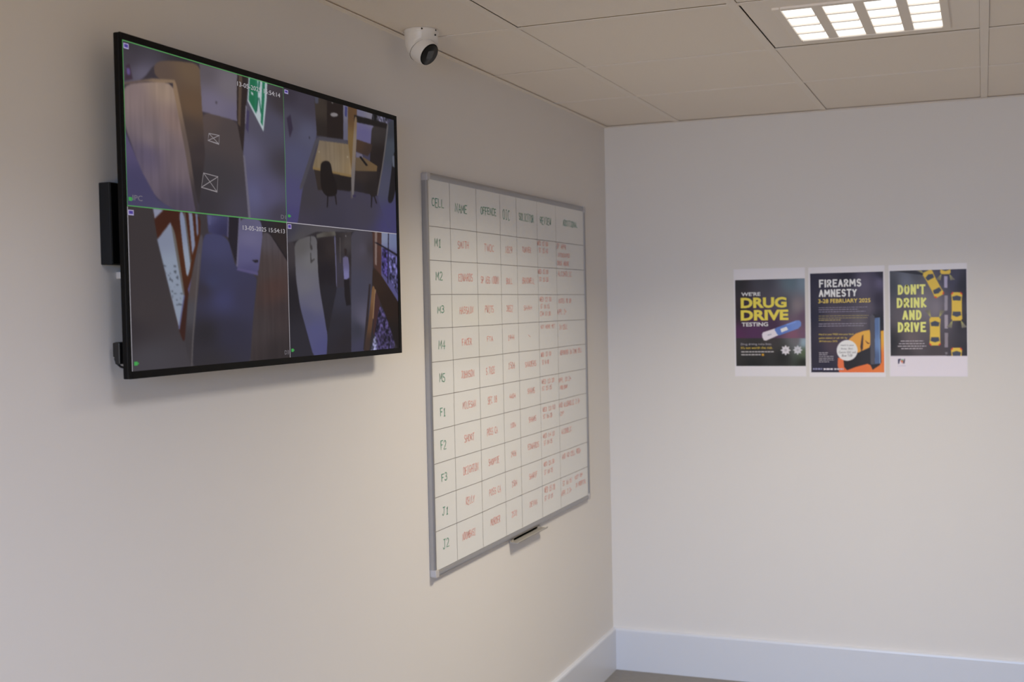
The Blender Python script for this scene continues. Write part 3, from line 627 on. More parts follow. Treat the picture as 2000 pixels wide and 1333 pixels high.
POSTER_ART=[
 [
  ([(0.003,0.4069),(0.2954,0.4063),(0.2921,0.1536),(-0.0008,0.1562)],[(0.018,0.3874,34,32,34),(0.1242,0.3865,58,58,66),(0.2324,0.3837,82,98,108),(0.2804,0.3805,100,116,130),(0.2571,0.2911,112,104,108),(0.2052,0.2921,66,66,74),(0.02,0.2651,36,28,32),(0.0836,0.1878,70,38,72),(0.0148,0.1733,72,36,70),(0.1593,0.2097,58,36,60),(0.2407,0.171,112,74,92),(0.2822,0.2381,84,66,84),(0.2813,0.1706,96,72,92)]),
  ([(-0.0008,0.1589),(0.2921,0.1562),(0.2942,0.0353),(-0.0026,0.0353)],[(0.0259,0.1502,48,44,44),(0.1584,0.1491,52,46,46),(0.0822,0.0964,36,34,32),(0.2515,0.1483,92,88,92),(0.2809,0.1405,128,146,160),(0.284,0.0954,70,84,60),(0.1948,0.0769,28,27,24),(0.0816,0.0506,24,24,22),(0.2797,0.0541,24,26,18)]),
  ([(0.1136,0.1742),(0.1183,0.1817),(0.1666,0.1971),(0.1739,0.1868),(0.1819,0.1705),(0.1302,0.1478),(0.1208,0.1494),(0.1153,0.1609)],(196,190,200)),
  ([(0.1362,0.1721),(0.152,0.1757),(0.1527,0.1719),(0.1369,0.1675)],(150,150,160)),
  ([(0.1643,0.1926),(0.1722,0.2001),(0.2526,0.2292),(0.2655,0.229),(0.272,0.2195),(0.2707,0.2064),(0.2595,0.1952),(0.1811,0.1678),(0.1738,0.1755),(0.1701,0.1831)],[(0.1814,0.1867,80,106,168),(0.2634,0.2158,98,122,180)]),
  ([(0.1882,0.195),(0.2133,0.2037),(0.2194,0.1916),(0.1925,0.1805)],(206,204,226)),
  ([(0.2116,0.2128),(0.2488,0.2254),(0.2524,0.2216),(0.2152,0.209)],(110,136,200)),
  ([(0.2086,0.1298),(0.2136,0.1204),(0.2237,0.1233),(0.2207,0.113),(0.2298,0.1078),(0.2205,0.1026),(0.2233,0.0923),(0.2132,0.0953),(0.208,0.086),(0.203,0.0953),(0.1928,0.0924),(0.1958,0.1027),(0.1866,0.108),(0.196,0.1131),(0.1932,0.1235),(0.2033,0.1205)],(188,184,190)),
  ([(0.2567,0.1287),(0.2614,0.12),(0.2708,0.1226),(0.268,0.1131),(0.2764,0.1082),(0.2678,0.1035),(0.2704,0.0939),(0.2611,0.0967),(0.2562,0.088),(0.2516,0.0967),(0.2422,0.0941),(0.245,0.1036),(0.2365,0.1085),(0.2451,0.1132),(0.2425,0.1228),(0.2519,0.12)],(176,176,182)),
  ([(0.2138,0.1078),(0.2131,0.105),(0.211,0.103),(0.2082,0.1022),(0.2054,0.103),(0.2034,0.1051),(0.2027,0.1079),(0.2035,0.1107),(0.2055,0.1128),(0.2083,0.1135),(0.2111,0.1128),(0.2131,0.1107)],(156,152,158)),
  ([(0.2613,0.1083),(0.2606,0.1059),(0.2588,0.1041),(0.2564,0.1035),(0.254,0.1041),(0.2523,0.1059),(0.2517,0.1084),(0.2523,0.1108),(0.2541,0.1126),(0.2565,0.1133),(0.2589,0.1126),(0.2607,0.1108)],(152,152,158)),
  ([(0.1117,0.094),(0.1208,0.0939),(0.1207,0.0855),(0.1116,0.0856)],(190,140,40)),
 ],
 [
  ([(0.0044,0.4304),(0.2979,0.4253),(0.2934,0.0134),(-0.001,0.0129)],[(0.0188,0.4076,32,30,48),(0.1454,0.4077,26,24,38),(0.2837,0.4075,28,25,38),(0.2162,0.3689,78,72,92),(0.2763,0.3784,84,78,104),(0.2756,0.3088,40,34,50),(0.1266,0.3379,48,42,54),(0.0167,0.247,30,29,46),(0.1074,0.2381,72,64,74),(0.1968,0.2257,84,78,84),(0.2329,0.2803,78,72,84),(0.088,0.1342,64,52,62),(0.0221,0.0972,36,32,46),(0.0688,0.041,34,31,48),(0.2782,0.2282,28,25,34)]),
  ([(0.2777,0.1841),(0.2953,0.1869),(0.2934,0.0134),(0.1184,0.0131),(0.1116,0.0485),(0.1134,0.0782),(0.1379,0.0781),(0.1481,0.0373),(0.1804,0.0447),(0.2304,0.0557),(0.2657,0.052)],[(0.2846,0.1694,214,150,50),(0.2833,0.0593,206,106,52),(0.1302,0.041,204,100,60),(0.1945,0.0225,206,100,52)]),
  ([(0.1494,0.1411),(0.1603,0.1559),(0.182,0.1742),(0.2106,0.1842),(0.2361,0.189),(0.2395,0.1699),(0.239,0.1331),(0.231,0.111),(0.2096,0.1019),(0.1918,0.0964),(0.1812,0.1113)],[(0.1674,0.1521,200,140,62),(0.2246,0.17,214,154,64),(0.1957,0.1334,206,140,60)]),
  ([(0.2068,0.1665),(0.2122,0.1701),(0.2098,0.1148),(0.2032,0.1019),(0.1999,0.1223)],(60,46,44)),
  ([(0.2173,0.1487),(0.2313,0.1368),(0.2356,0.1375),(0.2341,0.1331),(0.2277,0.1331)],(70,46,40)),
  ([(0.2097,0.1074),(0.2382,0.1202),(0.2382,0.2435),(0.2468,0.2525),(0.2783,0.2428),(0.2791,0.0593),(0.2727,0.0483),(0.246,0.0299),(0.2381,0.0483),(0.2268,0.0539),(0.1804,0.041),(0.148,0.028),(0.1367,0.041),(0.1342,0.0707),(0.181,0.0928)],[(0.2533,0.2065,44,42,48),(0.1592,0.0595,30,28,30),(0.2306,0.0778,38,36,40),(0.2779,0.2062,24,22,30)]),
  ([(0.2382,0.2435),(0.2468,0.2525),(0.2558,0.2432),(0.2537,0.052),(0.2381,0.052),(0.2382,0.1202)],(72,70,78)),
  ([(0.2564,0.2358),(0.2748,0.2377),(0.2749,0.0549),(0.2544,0.0527)],[(0.2603,0.2064,78,100,140),(0.2719,0.1328,96,120,160),(0.2589,0.0777,70,86,120)]),
  ([(0.2727,0.2378),(0.2755,0.2377),(0.2756,0.0549),(0.2727,0.0549)],(120,146,180)),
  ([(0.189,0.1076),(0.1883,0.1004),(0.1865,0.0934),(0.1834,0.0869),(0.1794,0.081),(0.1744,0.0759),(0.1686,0.0717),(0.1622,0.0687),(0.1555,0.0668),(0.1485,0.0662),(0.1415,0.0669),(0.1348,0.0688),(0.1284,0.0719),(0.1227,0.076),(0.1178,0.0812),(0.1138,0.0871),(0.111,0.0937),(0.1092,0.1008),(0.1087,0.108),(0.1094,0.1152),(0.1113,0.1222),(0.1144,0.1288),(0.1185,0.1347),(0.1235,0.1398),(0.1293,0.1439),(0.1357,0.1469),(0.1425,0.1487),(0.1495,0.1493),(0.1564,0.1486),(0.1632,0.1467),(0.1695,0.1436),(0.1751,0.1394),(0.18,0.1342),(0.1839,0.1283),(0.1868,0.1217),(0.1885,0.1147)],(214,208,214)),
 ],
 [
  ([(0.0015,0.4317),(0.2941,0.4263),(0.291,0.0769),(-0.0024,0.0779)],[(0.0113,0.357,58,60,68),(0.0071,0.1332,34,32,34),(0.0682,0.3741,92,96,110),(0.1038,0.4138,70,72,80),(0.0492,0.2445,84,78,84),(0.1271,0.2876,112,106,112),(0.1757,0.2719,112,106,114),(0.0836,0.1512,92,82,84),(0.174,0.095,66,58,60),(0.2239,0.2417,78,72,82),(0.2321,0.388,58,56,74),(0.2798,0.3502,34,32,40),(0.275,0.2043,44,40,44),(0.2775,0.0945,42,38,42),(0.0653,0.0918,56,50,52)]),
  ([(0.0138,0.4183),(0.0969,0.4184),(0.1561,0.3938),(0.0862,0.4051)],(40,38,44)),
  ([(0.2063,0.3924),(0.2191,0.3921),(0.218,0.3463),(0.2069,0.3466)],(150,144,168)),
  ([(0.2073,0.3172),(0.2191,0.3169),(0.2178,0.2583),(0.2068,0.2566)],(136,130,140)),
  ([(0.2066,0.242),(0.2191,0.2417),(0.2186,0.1885),(0.2068,0.1887)],(146,138,148)),
  ([(0.2067,0.1721),(0.2191,0.172),(0.2179,0.115),(0.2061,0.1151)],(126,118,126)),
  ([(0.2073,0.0963),(0.217,0.097),(0.2156,0.0875),(0.2086,0.0875)],(110,104,110)),
  ([(0.1563,0.4194),(0.1638,0.4532),(0.1459,0.4475)],[(0.157,0.4179,170,168,92),(0.157,0.4471,98,94,90)]),
  ([(0.1303,0.4057),(0.0996,0.4194),(0.1147,0.4311)],[(0.1311,0.4042,170,168,92),(0.1084,0.4215,98,94,90)]),
  ([(0.1298,0.4066),(0.1558,0.4204),(0.1638,0.4153),(0.1716,0.3946),(0.1956,0.3453),(0.2045,0.3315),(0.2029,0.3213),(0.1788,0.3083),(0.17,0.3129),(0.1645,0.3286),(0.1405,0.378),(0.1291,0.3969)],(200,168,66)),
  ([(0.1381,0.3874),(0.1491,0.4007),(0.1658,0.4021),(0.17,0.3881),(0.1465,0.3756)],(62,66,80)),
  ([(0.1694,0.3232),(0.1856,0.3257),(0.197,0.338),(0.1887,0.3497),(0.1652,0.3371)],(62,66,80)),
  ([(0.1704,0.31),(0.1798,0.3064),(0.1791,0.3122),(0.1702,0.3149)],(196,70,44)),
  ([(0.2065,0.3295),(0.2038,0.3194),(0.1997,0.3233),(0.2029,0.3325)],(196,70,44)),
  ([(0.1872,0.232),(0.2099,0.2581),(0.1906,0.2617)],[(0.1872,0.2303,170,168,92),(0.2007,0.256,98,94,90)]),
  ([(0.1565,0.2324),(0.1341,0.2594),(0.1537,0.2624)],[(0.1565,0.2308,170,168,92),(0.1434,0.257,98,94,90)]),
  ([(0.1565,0.2336),(0.1872,0.2331),(0.1923,0.2247),(0.19,0.2027),(0.1895,0.1475),(0.1914,0.1309),(0.1852,0.1226),(0.1564,0.1228),(0.1504,0.1312),(0.1526,0.1478),(0.1531,0.2032),(0.1513,0.2253)],(200,168,66)),
  ([(0.1553,0.2125),(0.1718,0.2189),(0.1881,0.2121),(0.1855,0.1978),(0.1576,0.1981)],(62,66,80)),
  ([(0.1546,0.1406),(0.1709,0.1349),(0.1874,0.1403),(0.1851,0.1547),(0.1572,0.1549)],(62,66,80)),
  ([(0.1493,0.1284),(0.1564,0.1206),(0.1585,0.1261),(0.1514,0.1328)],(196,70,44)),
  ([(0.1924,0.1281),(0.1852,0.1204),(0.1832,0.126),(0.1904,0.1325)],(196,70,44)),
  ([(0.236,0.2198),(0.2134,0.1937),(0.2327,0.1902)],[(0.236,0.2215,170,168,92),(0.2226,0.1958,98,94,90)]),
  ([(0.2664,0.2194),(0.2883,0.1928),(0.2691,0.1897)],[(0.2664,0.221,170,168,92),(0.2793,0.1951,98,94,90)]),
  ([(0.2664,0.2183),(0.236,0.2187),(0.231,0.2271),(0.2332,0.249),(0.2337,0.304),(0.2318,0.3205),(0.238,0.3286),(0.2663,0.3279),(0.2723,0.3196),(0.2701,0.3032),(0.2697,0.2484),(0.2715,0.2265)],(200,168,66)),
  ([(0.2675,0.2391),(0.2513,0.2328),(0.2352,0.2397),(0.2377,0.2539),(0.2653,0.2534)],(62,66,80)),
  ([(0.2682,0.3104),(0.2521,0.3162),(0.2358,0.3111),(0.2381,0.2967),(0.2656,0.2962)],(62,66,80)),
  ([(0.2733,0.3223),(0.2663,0.3301),(0.2643,0.3247),(0.2713,0.318)],(196,70,44)),
  ([(0.2309,0.3233),(0.238,0.3308),(0.24,0.3253),(0.2328,0.3188)],(196,70,44)),
  ([(0.1971,0.4009),(0.1755,0.3795),(0.1939,0.3763)],[(0.1971,0.4023,170,168,92),(0.1843,0.3811,98,94,90)]),
  ([(0.226,0.4001),(0.247,0.3776),(0.2287,0.3753)],[(0.226,0.4015,170,168,92),(0.2384,0.3796,98,94,90)]),
  ([(0.226,0.3992),(0.1971,0.4),(0.1923,0.407),(0.1944,0.4253),(0.1948,0.4711),(0.193,0.485),(0.1989,0.4916),(0.2259,0.4906),(0.2316,0.4836),(0.2296,0.47),(0.2291,0.4243),(0.2309,0.4059)],(200,168,66)),
  ([(0.2272,0.4165),(0.2117,0.4115),(0.1962,0.4175),(0.1987,0.4293),(0.2249,0.4285)],(62,66,80)),
  ([(0.2277,0.476),(0.2123,0.4811),(0.1968,0.477),(0.199,0.465),(0.2253,0.4642)],(62,66,80)),
  ([(0.2326,0.4858),(0.2259,0.4925),(0.224,0.488),(0.2306,0.4823)],(196,70,44)),
  ([(0.1921,0.4873),(0.1989,0.4935),(0.2008,0.4888),(0.194,0.4835)],(196,70,44)),
  ([(0.2333,0.004),(0.2107,-0.0226),(0.23,-0.0258)],[(0.2333,0.0056,170,168,92),(0.2199,-0.0203,98,94,90)]),
  ([(0.2638,0.0041),(0.2857,-0.0223),(0.2665,-0.0256)],[(0.2638,0.0057,170,168,92),(0.2767,-0.0201,98,94,90)]),
  ([(0.2637,0.003),(0.2333,0.0029),(0.2283,0.0112),(0.2305,0.0332),(0.231,0.0883),(0.2292,0.1049),(0.2353,0.1131),(0.2637,0.1129),(0.2697,0.1046),(0.2675,0.0882),(0.267,0.0332),(0.2689,0.0112)],(200,168,66)),
  ([(0.2649,0.0239),(0.2487,0.0172),(0.2325,0.0238),(0.2351,0.0382),(0.2626,0.0382)],(62,66,80)),
  ([(0.2656,0.0953),(0.2494,0.1009),(0.2331,0.0955),(0.2355,0.0812),(0.263,0.0811)],(62,66,80)),
  ([(0.2707,0.1074),(0.2637,0.1151),(0.2617,0.1096),(0.2687,0.103)],(196,70,44)),
  ([(0.2282,0.1076),(0.2354,0.1153),(0.2373,0.1098),(0.2302,0.1032)],(196,70,44)),
  ([(-0.0023,0.0828),(0.2945,0.0817),(0.2936,-0.0116),(-0.0034,-0.0127)],(196,190,202)),
  ([(0.0332,0.0696),(0.0421,0.0711),(0.0459,0.0673),(0.0402,0.0659),(0.0372,0.0517),(0.033,0.0509)],(44,40,66)),
  ([(0.0423,0.064),(0.0473,0.0658),(0.0523,0.064),(0.0486,0.0517)],(190,96,60)),
  ([(0.0459,0.0677),(0.0502,0.0696),(0.053,0.0658),(0.0494,0.0621)],(80,140,90)),
  ([(0.0522,0.0602),(0.0566,0.071),(0.0594,0.071),(0.0571,0.0524),(0.0514,0.0524)],(52,42,58)),
  ([(0.0311,0.0442),(0.0613,0.0449),(0.0613,0.0427),(0.0311,0.042)],(170,164,176)),
 ],
]
POSTER_TEXT=[
 [
  ("WE'RE", 0.0306, 0.3325, 0.0787, 0.0153, (208, 202, 210), 3),
  ('DRUG', 0.0279, 0.2821, 0.1871, 0.0437, (228, 182, 64), 2),
  ('DRIVE', 0.0271, 0.2306, 0.1946, 0.0435, (228, 182, 64), 2),
  ('TESTING', 0.0306, 0.2068, 0.1082, 0.0164, (208, 202, 210), 3),
  ('Drug driving ruins lives.', 0.0263, 0.1265, 0.1263, 0.0113, (150, 145, 150), 0),
  ("It's not worth the risk.", 0.0261, 0.1135, 0.1301, 0.0098, (200, 170, 56), 0),
 ],
 [
  ('FIREARMS', 0.0401, 0.3623, 0.1686, 0.0319, (208, 202, 210), 4),
  ('AMNESTY', 0.0396, 0.3231, 0.1509, 0.031, (208, 202, 210), 4),
  ('3-28 FEBRUARY 2025', 0.0385, 0.2989, 0.2026, 0.0165, (204, 172, 70), 3),
  ('Hand in your FREE into your local', 0.0394, 0.1674, 0.1347, 0.0087, (206, 172, 66), 0),
  ('police station or call 101 by', 0.0392, 0.1525, 0.1104, 0.009, (206, 172, 66), 0),
  ('28 February 2025', 0.0391, 0.1398, 0.0726, 0.0083, (206, 172, 66), 0),
  ('Hand in your', 0.124, 0.1228, 0.0521, 0.0089, (70, 66, 76), 0),
  ('Retay, Ekol,', 0.1256, 0.1086, 0.0468, 0.0094, (70, 66, 76), 0),
  ('Ceonic ISSC and', 0.1165, 0.0957, 0.0654, 0.0089, (70, 66, 76), 0),
  ('Blow TVBF', 0.1286, 0.0819, 0.0417, 0.0095, (70, 66, 76), 0),
 ],
 [
  ("DON'T", 0.0323, 0.3237, 0.1067, 0.0393, (212, 212, 104), 4),
  ('DRINK', 0.0275, 0.2717, 0.1166, 0.0395, (212, 212, 104), 4),
  ('AND', 0.049, 0.223, 0.075, 0.0395, (212, 212, 104), 4),
  ('DRIVE', 0.0307, 0.1752, 0.1097, 0.0401, (212, 212, 104), 4),
 ],
]
POSTER_SMALL_PRINT=[
 [
  (0.0271,0.0985,0.1363,0.007,(150,146,146)),
  (0.0269,0.0863,0.081,0.0073,(150,146,146)),
 ],
 [
  (0.0398,0.2795,0.1896,0.0027,(122,116,136)),
  (0.0396,0.2709,0.1542,0.0035,(122,116,136)),
  (0.0395,0.2623,0.1826,0.0031,(122,116,136)),
  (0.0393,0.2455,0.194,0.0032,(134,120,72)),
  (0.0392,0.2366,0.1897,0.0033,(134,120,72)),
  (0.0391,0.228,0.0862,0.005,(134,120,72)),
  (0.0389,0.213,0.1862,0.0042,(122,116,130)),
  (0.0388,0.2044,0.1756,0.0041,(122,116,130)),
  (0.0385,0.096,0.0375,0.0047,(140,134,140)),
  (0.0384,0.0889,0.0328,0.0044,(140,134,140)),
  (0.0383,0.0815,0.0571,0.0042,(140,134,140)),
  (0.0382,0.074,0.0571,0.0043,(140,134,140)),
  (0.0381,0.0669,0.0593,0.0043,(140,134,140)),
  (0.038,0.0594,0.0401,0.0044,(140,134,140)),
  (0.0139,0.0283,0.0366,0.0097,(120,120,150)),
  (0.0559,0.0276,0.0364,0.0097,(190,186,196)),
  (0.0976,0.0276,0.0362,0.0097,(170,166,176)),
 ],
 [
  (0.0428,0.1382,0.0864,0.0052,(150,142,146)),
  (0.0366,0.1278,0.096,0.0052,(150,142,146)),
  (0.0319,0.1177,0.1069,0.0056,(150,142,146)),
  (0.0449,0.108,0.0798,0.0058,(150,142,146)),
 ],
]
BOARD_TEXT=[
 ('CELL', -1.738, 1.897, 0.086, 0.024, 'g'),
 ('NAME', -1.569, 1.892, 0.094, 0.025, 'g'),
 ('OFFENCE', -1.35, 1.898, 0.135, 0.023, 'g'),
 ('OIC', -1.192, 1.896, 0.066, 0.033, 'g'),
 ('SOLICITOR', -1.002, 1.898, 0.148, 0.025, 'g'),
 ('REVIEW', -0.803, 1.898, 0.123, 0.025, 'g'),
 ('ADDITIONAL', -0.52, 1.903, 0.175, 0.022, 'g'),
 ('M1', -1.743, 1.78, 0.05, 0.024, 'g'),
 ('M2', -1.739, 1.682, 0.05, 0.024, 'g'),
 ('M3', -1.733, 1.582, 0.051, 0.021, 'g'),
 ('M4', -1.732, 1.477, 0.051, 0.026, 'g'),
 ('M5', -1.733, 1.379, 0.043, 0.023, 'g'),
 ('F1', -1.735, 1.277, 0.043, 0.023, 'g'),
 ('F2', -1.737, 1.178, 0.043, 0.024, 'g'),
 ('F3', -1.735, 1.083, 0.043, 0.023, 'g'),
 ('J1', -1.733, 0.981, 0.047, 0.024, 'g'),
 ('J2', -1.734, 0.884, 0.047, 0.026, 'g'),
 ('SMITH', -1.559, 1.78, 0.087, 0.021, 'r'),
 ('TWOC', -1.35, 1.778, 0.087, 0.022, 'r'),
 ('1829', -1.176, 1.779, 0.066, 0.021, 'r'),
 ('TURNER', -1.006, 1.785, 0.092, 0.018, 'r'),
 ('WED 12:00', -0.838, 1.814, 0.115, 0.015, 'r'),
 ('ST 15:40', -0.831, 1.788, 0.099, 0.017, 'r'),
 ('DP APPR', -0.629, 1.811, 0.108, 0.018, 'r'),
 ('INTOXICATED', -0.604, 1.778, 0.139, 0.014, 'r'),
 ('DRUG ABUSE', -0.612, 1.747, 0.139, 0.016, 'r'),
 ('EDWARDS', -1.545, 1.679, 0.111, 0.022, 'r'),
 ('SP ASS (DOM)', -1.347, 1.674, 0.157, 0.023, 'r'),
 ('BULL', -1.177, 1.673, 0.057, 0.019, 'r'),
 ('BRADWELL', -0.992, 1.676, 0.123, 0.02, 'r'),
 ('WED 12:20', -0.838, 1.711, 0.11, 0.015, 'r'),
 ('ST 15:55', -0.832, 1.683, 0.099, 0.015, 'r'),
 ('ALCOHOLIC', -0.596, 1.707, 0.164, 0.018, 'r'),
 ('HASSAIN', -1.544, 1.578, 0.107, 0.021, 'r'),
 ('PWITS', -1.359, 1.579, 0.074, 0.023, 'r'),
 ('3852', -1.18, 1.579, 0.061, 0.021, 'r'),
 ('SHAH', -1.005, 1.58, 0.082, 0.014, 'r'),
 ('WED 12:30', -0.819, 1.61, 0.127, 0.015, 'r'),
 ('ST 16:15', -0.827, 1.584, 0.099, 0.015, 'r'),
 ('CTM 17:30', -0.823, 1.557, 0.116, 0.015, 'r'),
 ('NOTES 70 DP', -0.599, 1.603, 0.152, 0.016, 'r'),
 ('APPL 2+', -0.638, 1.562, 0.108, 0.018, 'r'),
 ('FACER', -1.546, 1.479, 0.076, 0.021, 'r'),
 ('FTA', -1.358, 1.482, 0.052, 0.015, 'r'),
 ('1944', -1.171, 1.481, 0.062, 0.017, 'r'),
 ('\\', -0.995, 1.481, 0.036, 0.011, 'r'),
 ('NOT HERE YET', -0.8, 1.509, 0.157, 0.013, 'r'),
 ('IN CELL', -0.624, 1.503, 0.102, 0.018, 'r'),
 ('JOHNSON', -1.545, 1.379, 0.103, 0.022, 'r'),
 ('S.TASS', -1.361, 1.379, 0.074, 0.022, 'r'),
 ('1506', -1.172, 1.385, 0.062, 0.021, 'r'),
 ('SANDERS', -0.988, 1.381, 0.114, 0.018, 'r'),
 ('WED 13:10', -0.826, 1.408, 0.111, 0.015, 'r'),
 ('ST 14:10', -0.833, 1.38, 0.072, 0.015, 'r'),
 ('REPORTED IN TIME CELL', -0.537, 1.405, 0.262, 0.016, 'r'),
 ('MILESAN', -1.538, 1.283, 0.104, 0.021, 'r'),
 ('SEC 18', -1.349, 1.282, 0.079, 0.022, 'r'),
 ('4404', -1.17, 1.28, 0.062, 0.016, 'r'),
 ('SHAMS', -0.988, 1.285, 0.077, 0.018, 'r'),
 ('WED 13:20', -0.809, 1.308, 0.139, 0.015, 'r'),
 ('ST 15:15', -0.822, 1.284, 0.105, 0.015, 'r'),
 ('APPL 10.2+', -0.62, 1.302, 0.151, 0.016, 'r'),
 ('FOR EXAM', -0.634, 1.273, 0.084, 0.014, 'r'),
 ('SHORT', -1.544, 1.18, 0.08, 0.021, 'r'),
 ('POSS CA', -1.355, 1.18, 0.092, 0.022, 'r'),
 ('1504', -1.169, 1.18, 0.052, 0.016, 'r'),
 ('SHAMS', -0.981, 1.184, 0.078, 0.018, 'r'),
 ('WED 13:50', -0.804, 1.206, 0.14, 0.015, 'r'),
 ('ST 16:20', -0.82, 1.18, 0.1, 0.015, 'r'),
 ('AND ALCOHOLIC 2.2+', -0.568, 1.206, 0.253, 0.018, 'r'),
 ('DP', -0.658, 1.174, 0.042, 0.014, 'r'),
 ('DEIGHTON', -1.537, 1.08, 0.12, 0.024, 'r'),
 ('SHOPPIE', -1.347, 1.08, 0.092, 0.02, 'r'),
 ('1936', -1.17, 1.083, 0.052, 0.017, 'r'),
 ('EDWARDS', -0.976, 1.087, 0.114, 0.02, 'r'),
 ('WED 14:10', -0.812, 1.109, 0.128, 0.015, 'r'),
 ('ST 16:15', -0.822, 1.084, 0.094, 0.015, 'r'),
 ('ALCOHOLIC', -0.611, 1.104, 0.121, 0.018, 'r'),
 ('KELLY', -1.546, 0.984, 0.068, 0.022, 'r'),
 ('POSS CA', -1.342, 0.982, 0.101, 0.022, 'r'),
 ('1504', -1.168, 0.981, 0.053, 0.021, 'r'),
 ('SHARIF', -0.985, 0.982, 0.083, 0.018, 'r'),
 ('WED 13:30', -0.816, 1.005, 0.117, 0.015, 'r'),
 ('ST 16:15', -0.823, 0.976, 0.094, 0.015, 'r'),
 ('AND NO CELL REQ+', -0.555, 1.008, 0.23, 0.018, 'r'),
 ('NDOMBASI', -1.562, 0.879, 0.103, 0.022, 'r'),
 ('MURDER', -1.345, 0.883, 0.084, 0.022, 'r'),
 ('2531', -1.174, 0.878, 0.052, 0.019, 'r'),
 ('DEVAN', -0.988, 0.883, 0.078, 0.018, 'r'),
 ('WED 15:20', -0.813, 0.91, 0.117, 0.019, 'r'),
 ('ST 17:15', -0.826, 0.88, 0.094, 0.015, 'r'),
 ('ST 16:15', -0.614, 0.905, 0.109, 0.016, 'r'),
 ('APPL 2.2+', -0.625, 0.869, 0.121, 0.018, 'r'),
 ('KEY DP', -0.472, 0.908, 0.096, 0.014, 'r'),
 ('IN HOSPITAL', -0.448, 0.876, 0.13, 0.016, 'r'),
]

# ------------------------------------------------------------------ materials
M_WALL = mat('wall_paint', (226, 222, 218), 0.62, spec=0.35, noise=0.012, scale=3.0, bump=0.06)
M_SKIRT = mat('gloss_white_paint', (216, 219, 227), 0.32, spec=0.5)
M_TILE = mat('ceiling_tile', (240, 231, 220), 0.9, spec=0.2, noise=0.03, scale=220, bump=0.15)
M_TBAR = mat('white_steel_bar', (240, 231, 220), 0.5, spec=0.4)
M_FLOOR = mat('grey_vinyl', (136, 132, 128), 0.6, spec=0.3, noise=0.10, scale=45, bump=0.05)
M_BLACK = mat('black_plastic', (12, 11, 11), 0.5, spec=0.12)
M_BLACKM = mat('black_matt_casing', (18, 20, 25), 0.6, spec=0.25)
M_CABLE = mat('black_rubber', (14, 14, 16), 0.5)
M_WHITEP = mat('white_plastic', (226, 222, 218), 0.35, spec=0.5)
M_SCREEN = attr_mat('lit_screen', True, 0.5, 0.06)
M_PRINT = attr_mat('printed_ink', False, 0.42, 0.2)
M_PAPER = mat('white_paper', (236, 232, 236), 0.4, spec=0.4)
M_ALU = mat('brushed_aluminium', (168, 167, 169), 0.4, metal=0.75, noise=0.04, scale=90)
M_CAP = mat('grey_plastic_cap', (188, 184, 184), 0.4)
M_BOARD = mat('white_enamel', (226, 226, 224), 0.16, spec=0.5)
M_LINE = mat('black_grid_tape', (104, 96, 91), 0.5)
M_GREEN = mat('green_marker', (72, 146, 116), 0.5)
M_RED = mat('red_marker', (232, 140, 124), 0.5)
M_DARKGLASS = mat('dark_glass', (16, 15, 16), 0.3, spec=0.35)
M_LENS = mat('lens_window', (58, 58, 58), 0.25, spec=0.5)
M_VOID = mat('dark_hole', (20, 17, 15), 0.8)
M_LAMP = glow('lit_diffuser', (1.0, 0.97, 0.90), 1.7)
M_GREENUI = glow('green_outline', lin((74, 142, 78)), 1.0)
M_WHITEUI = glow('white_outline', lin((164, 160, 168)), 1.0)
M_TEXTUI = glow('pale_lettering', lin((176, 172, 178)), 1.0)
M_DIMUI = glow('dim_lettering', lin((112, 108, 116)), 1.0)
M_XUI = glow('pale_marks', lin((134, 128, 132)), 1.0)
M_ICONW = glow('icon_border', lin((160, 152, 190)), 1.0)
M_ICONP = glow('icon_purple', lin((66, 50, 132)), 1.0)
M_REC = glow('recording_green', lin((52, 146, 66)), 1.0)

# ------------------------------------------------------------------ the room
T = 0.15
structure(MB().box(-T, ROOM_X + T, ROOM_Y - T, T, -0.1, 0).build('floor', M_FLOOR))
structure(MB().box(-T, 0, ROOM_Y - T, T, 0, H + 0.3).build('wall_left', M_WALL))
structure(MB().box(0, ROOM_X, 0, T, 0, H + 0.3).build('wall_back', M_WALL))
structure(MB().box(ROOM_X, ROOM_X + T, ROOM_Y - T, T, 0, H + 0.3).build('wall_right', M_WALL))
wf = MB()
wf.box(0, WIN[0], ROOM_Y - T, ROOM_Y, 0, H + 0.3).box(WIN[1], ROOM_X, ROOM_Y - T, ROOM_Y, 0, H + 0.3)
wf.box(WIN[0], WIN[1], ROOM_Y - T, ROOM_Y, 0, WIN[2]).box(WIN[0], WIN[1], ROOM_Y - T, ROOM_Y, WIN[3], H + 0.3)
structure(wf.build('wall_front', M_WALL))
wm = MB()
for a, b, c, d in ((WIN[0], WIN[0] + .05, WIN[2], WIN[3]), (WIN[1] - .05, WIN[1], WIN[2], WIN[3]), (WIN[0] + .05, WIN[1] - .05, WIN[2], WIN[2] + .05),
                   (WIN[0] + .05, WIN[1] - .05, WIN[3] - .05, WIN[3]), ((WIN[0] + WIN[1]) / 2 - .025, (WIN[0] + WIN[1]) / 2 + .025, WIN[2] + .05, WIN[3] - .05)):
    wm.box(a, b, ROOM_Y - .1, ROOM_Y - .04, c, d)
structure(wm.build('window_1', M_WHITEP))

# skirting boards with a softened top edge
SK = 0.1807
prof = [(0, 0), (.016, 0), (.016, SK - .010), (.0145, SK - .004), (.010, SK), (0, SK)]
structure(MB().extrude_profile(prof, (0, ROOM_Y, 0), (0, -0.016, 0), (1, 0, 0), (0, 0, 1)).build('baseboard_left', M_SKIRT))
structure(MB().extrude_profile(prof, (0, 0, 0), (ROOM_X, 0, 0), (0, -1, 0), (0, 0, 1)).build('baseboard_back', M_SKIRT))

